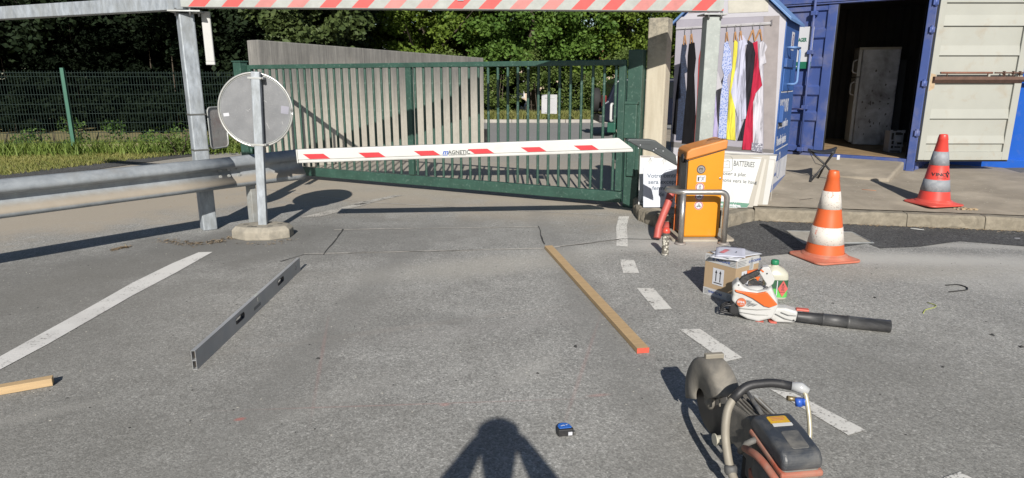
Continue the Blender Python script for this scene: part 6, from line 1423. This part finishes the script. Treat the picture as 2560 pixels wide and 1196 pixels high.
for k in range(26): 
    x, y = rg.gauss(0, .05), rg.gauss(0, .03); b.prism([(x, y), (x + rg.uniform(.01, .04), y + rg.uniform(-.01, .01)), (x + rg.uniform(.0, .03), y + rg.uniform(.01, .025))], .006 + rg.random() * .012, xf((lm_.x, lm_.y, zt(lm_.x, lm_.y))))
tagp(b.build('debris_patch', STRAW), 'small heap of dry brown debris at the foot of the far cone', 'debris', None, 'stuff')
CRL = ['right of the near end of the rule', 'left of the red end of the long batten', 'between the long batten and the tape measure', 'at the right, below the bent black cable', 'just left of the right picture edge', 'at the right picture edge', 'between the front cone and the bent black cable', 'between the front cone and the blower tube', 'beside the tip of the cardboard box shadow']
for i, (px, py, s) in enumerate(((795, 897, .014), (1438, 867, .017), (1344, 934, .010), (2357, 918, .011), (2480, 838, .016), (2553, 868, .018), (2187, 745, .016), (2082, 759, .011), (1716, 676, .010))):
    p = G(px, py); tagp(MB().add([(-s, -s * .6, 0), (s, -s * .5, 0), (s * .8, s * .6, 0), (-s * .7, s * .5, 0), (0, 0, s * .7)], [(0, 3, 2, 1), (0, 1, 4), (1, 2, 4), (2, 3, 4), (3, 0, 4)], False, xf((p.x, p.y, .0), i * 1.3)).build('tar_crumb', M('tar_grit', (.03, .03, .03), .9)), 'black tar crumb ' + CRL[i], 'crumb', 'black tar crumbs scattered over the asphalt')

# ================================================================ THE PHOTOGRAPHER, whose shadow lies at the bottom of the picture
ps = thing('person', 'person in dark clothes holding a phone up, whose shadow falls on the asphalt', 'person', (-.0, -.42, 0))
J = {'pel': ((0, 0, .93), .15), 'bel': ((0, .0, 1.08), .135), 'che': ((0, .0, 1.27), .15), 'nk0': ((0, .02, 1.42), .062), 'nk1': ((0, .05, 1.48), .054), 'hd0': ((0, .09, 1.56), .080), 'hd1': ((0, .11, 1.62), .095), 'hd2': ((0, .11, 1.67), .075)}
E_ = [('pel', 'bel'), ('bel', 'che'), ('che', 'nk0'), ('nk0', 'nk1'), ('nk1', 'hd0'), ('hd0', 'hd1'), ('hd1', 'hd2')]
for s, n in ((-1, 'l'), (1, 'r')):
    J.update({'sh' + n: ((s * .19, .0, 1.37), .065), 'el' + n: ((s * .355, .14, 1.18), .056), 'wr' + n: ((s * .165, .35, 1.365), .055), 'hn' + n: ((s * .118, .365, 1.452), .052),
              'hip' + n: ((s * .09, 0, .86), .10), 'kn' + n: ((s * .11, .03, .48), .062), 'an' + n: ((s * .12, 0, .09), .043), 'to' + n: ((s * .14, .17, .035), .035)})
    E_ += [('che', 'sh' + n), ('sh' + n, 'el' + n), ('el' + n, 'wr' + n), ('wr' + n, 'hn' + n), ('pel', 'hip' + n), ('hip' + n, 'kn' + n), ('kn' + n, 'an' + n), ('an' + n, 'to' + n)]
    for q in range(4):
        z = 1.45 + q * .016; J['f%s%d' % (n, q)] = ((s * .092, .393, z + .01), .009); J['g%s%d' % (n, q)] = ((s * .055, .392, z + .012), .008)
        E_ += [('hn' + n, 'f%s%d' % (n, q)), ('f%s%d' % (n, q), 'g%s%d' % (n, q))]
    J['t' + n] = ((s * .080, .375, 1.47), .010); J['u' + n] = ((s * .055, .385, 1.485), .009); E_ += [('hn' + n, 't' + n), ('t' + n, 'u' + n)]
ks = list(J); me = bpy.data.meshes.new('body'); me.from_pydata([J[k][0] for k in ks], [(ks.index(a), ks.index(b_)) for a, b_ in E_], []); 
bo_ = bpy.data.objects.new('body', me); COL.objects.link(bo_); bo_.parent = ps
md = bo_.modifiers.new('skin', 'SKIN'); lay = me.skin_vertices[0] if me.skin_vertices else None
if lay is None:
    bm_ = __import__('bmesh').new(); bm_.from_mesh(me); bm_.verts.layers.skin.verify(); bm_.to_mesh(me); bm_.free(); lay = me.skin_vertices[0]
for i, k in enumerate(ks): lay.data[i].radius = (J[k][1], J[k][1] * (.8 if k in ('che', 'bel', 'pel') else 1)); lay.data[i].use_root = (i == 0)
bo_.modifiers.new('sub', 'SUBSURF').render_levels = 2; me.materials.append(M('work_clothes', (.06, .07, .10), .9))
MB().bb((-.074, .405, 1.455), (.074, .413, 1.53)).build('phone', BLACK, ps, .004)
MB().lathe([(.100, 1.62), (.102, 1.66), (.095, 1.70), (.065, 1.725), (.01, 1.735)], 20, xf((0, .105, 0))).build('cap', M('cap_cloth', (.03, .03, .04), .9), ps)

# ================================================================ lettering becomes plain meshes
bpy.context.view_layer.update(); dg = bpy.context.evaluated_depsgraph_get()
for o in [x for x in sc.objects if x.type == 'FONT']:
    me = bpy.data.meshes.new_from_object(o.evaluated_get(dg)); n = o.name; par, ml, cu = o.parent, o.matrix_local.copy(), o.data
    mt = cu.materials[0]; bpy.data.objects.remove(o); o2 = bpy.data.objects.new(n, me); COL.objects.link(o2); o2.parent = par; o2.matrix_local = ml
    if not me.materials: me.materials.append(mt)
for o in sc.objects:
    if o.parent is not None and o.name.split('.')[0] in ('bolts', 'stems', 'hinges', 'print_lines', 'lugs', 'rod_bracket', 'feet', 'pictogram', 'scratches', 'small_print', 'tabs', 'slots', 'rivets', 'seams', 'tape_print', 'vent_slots', 'scuff_marks', 'lifting_slots', 'pencil_arrows', 'dirt_line', 'label_print', 'logo_marks', 'checker_emblem', 'arrows', 'flame_symbol', 'battery_drawing', 'intake_grille', 'cooling_ribs'): o['kind'] = 'stuff'
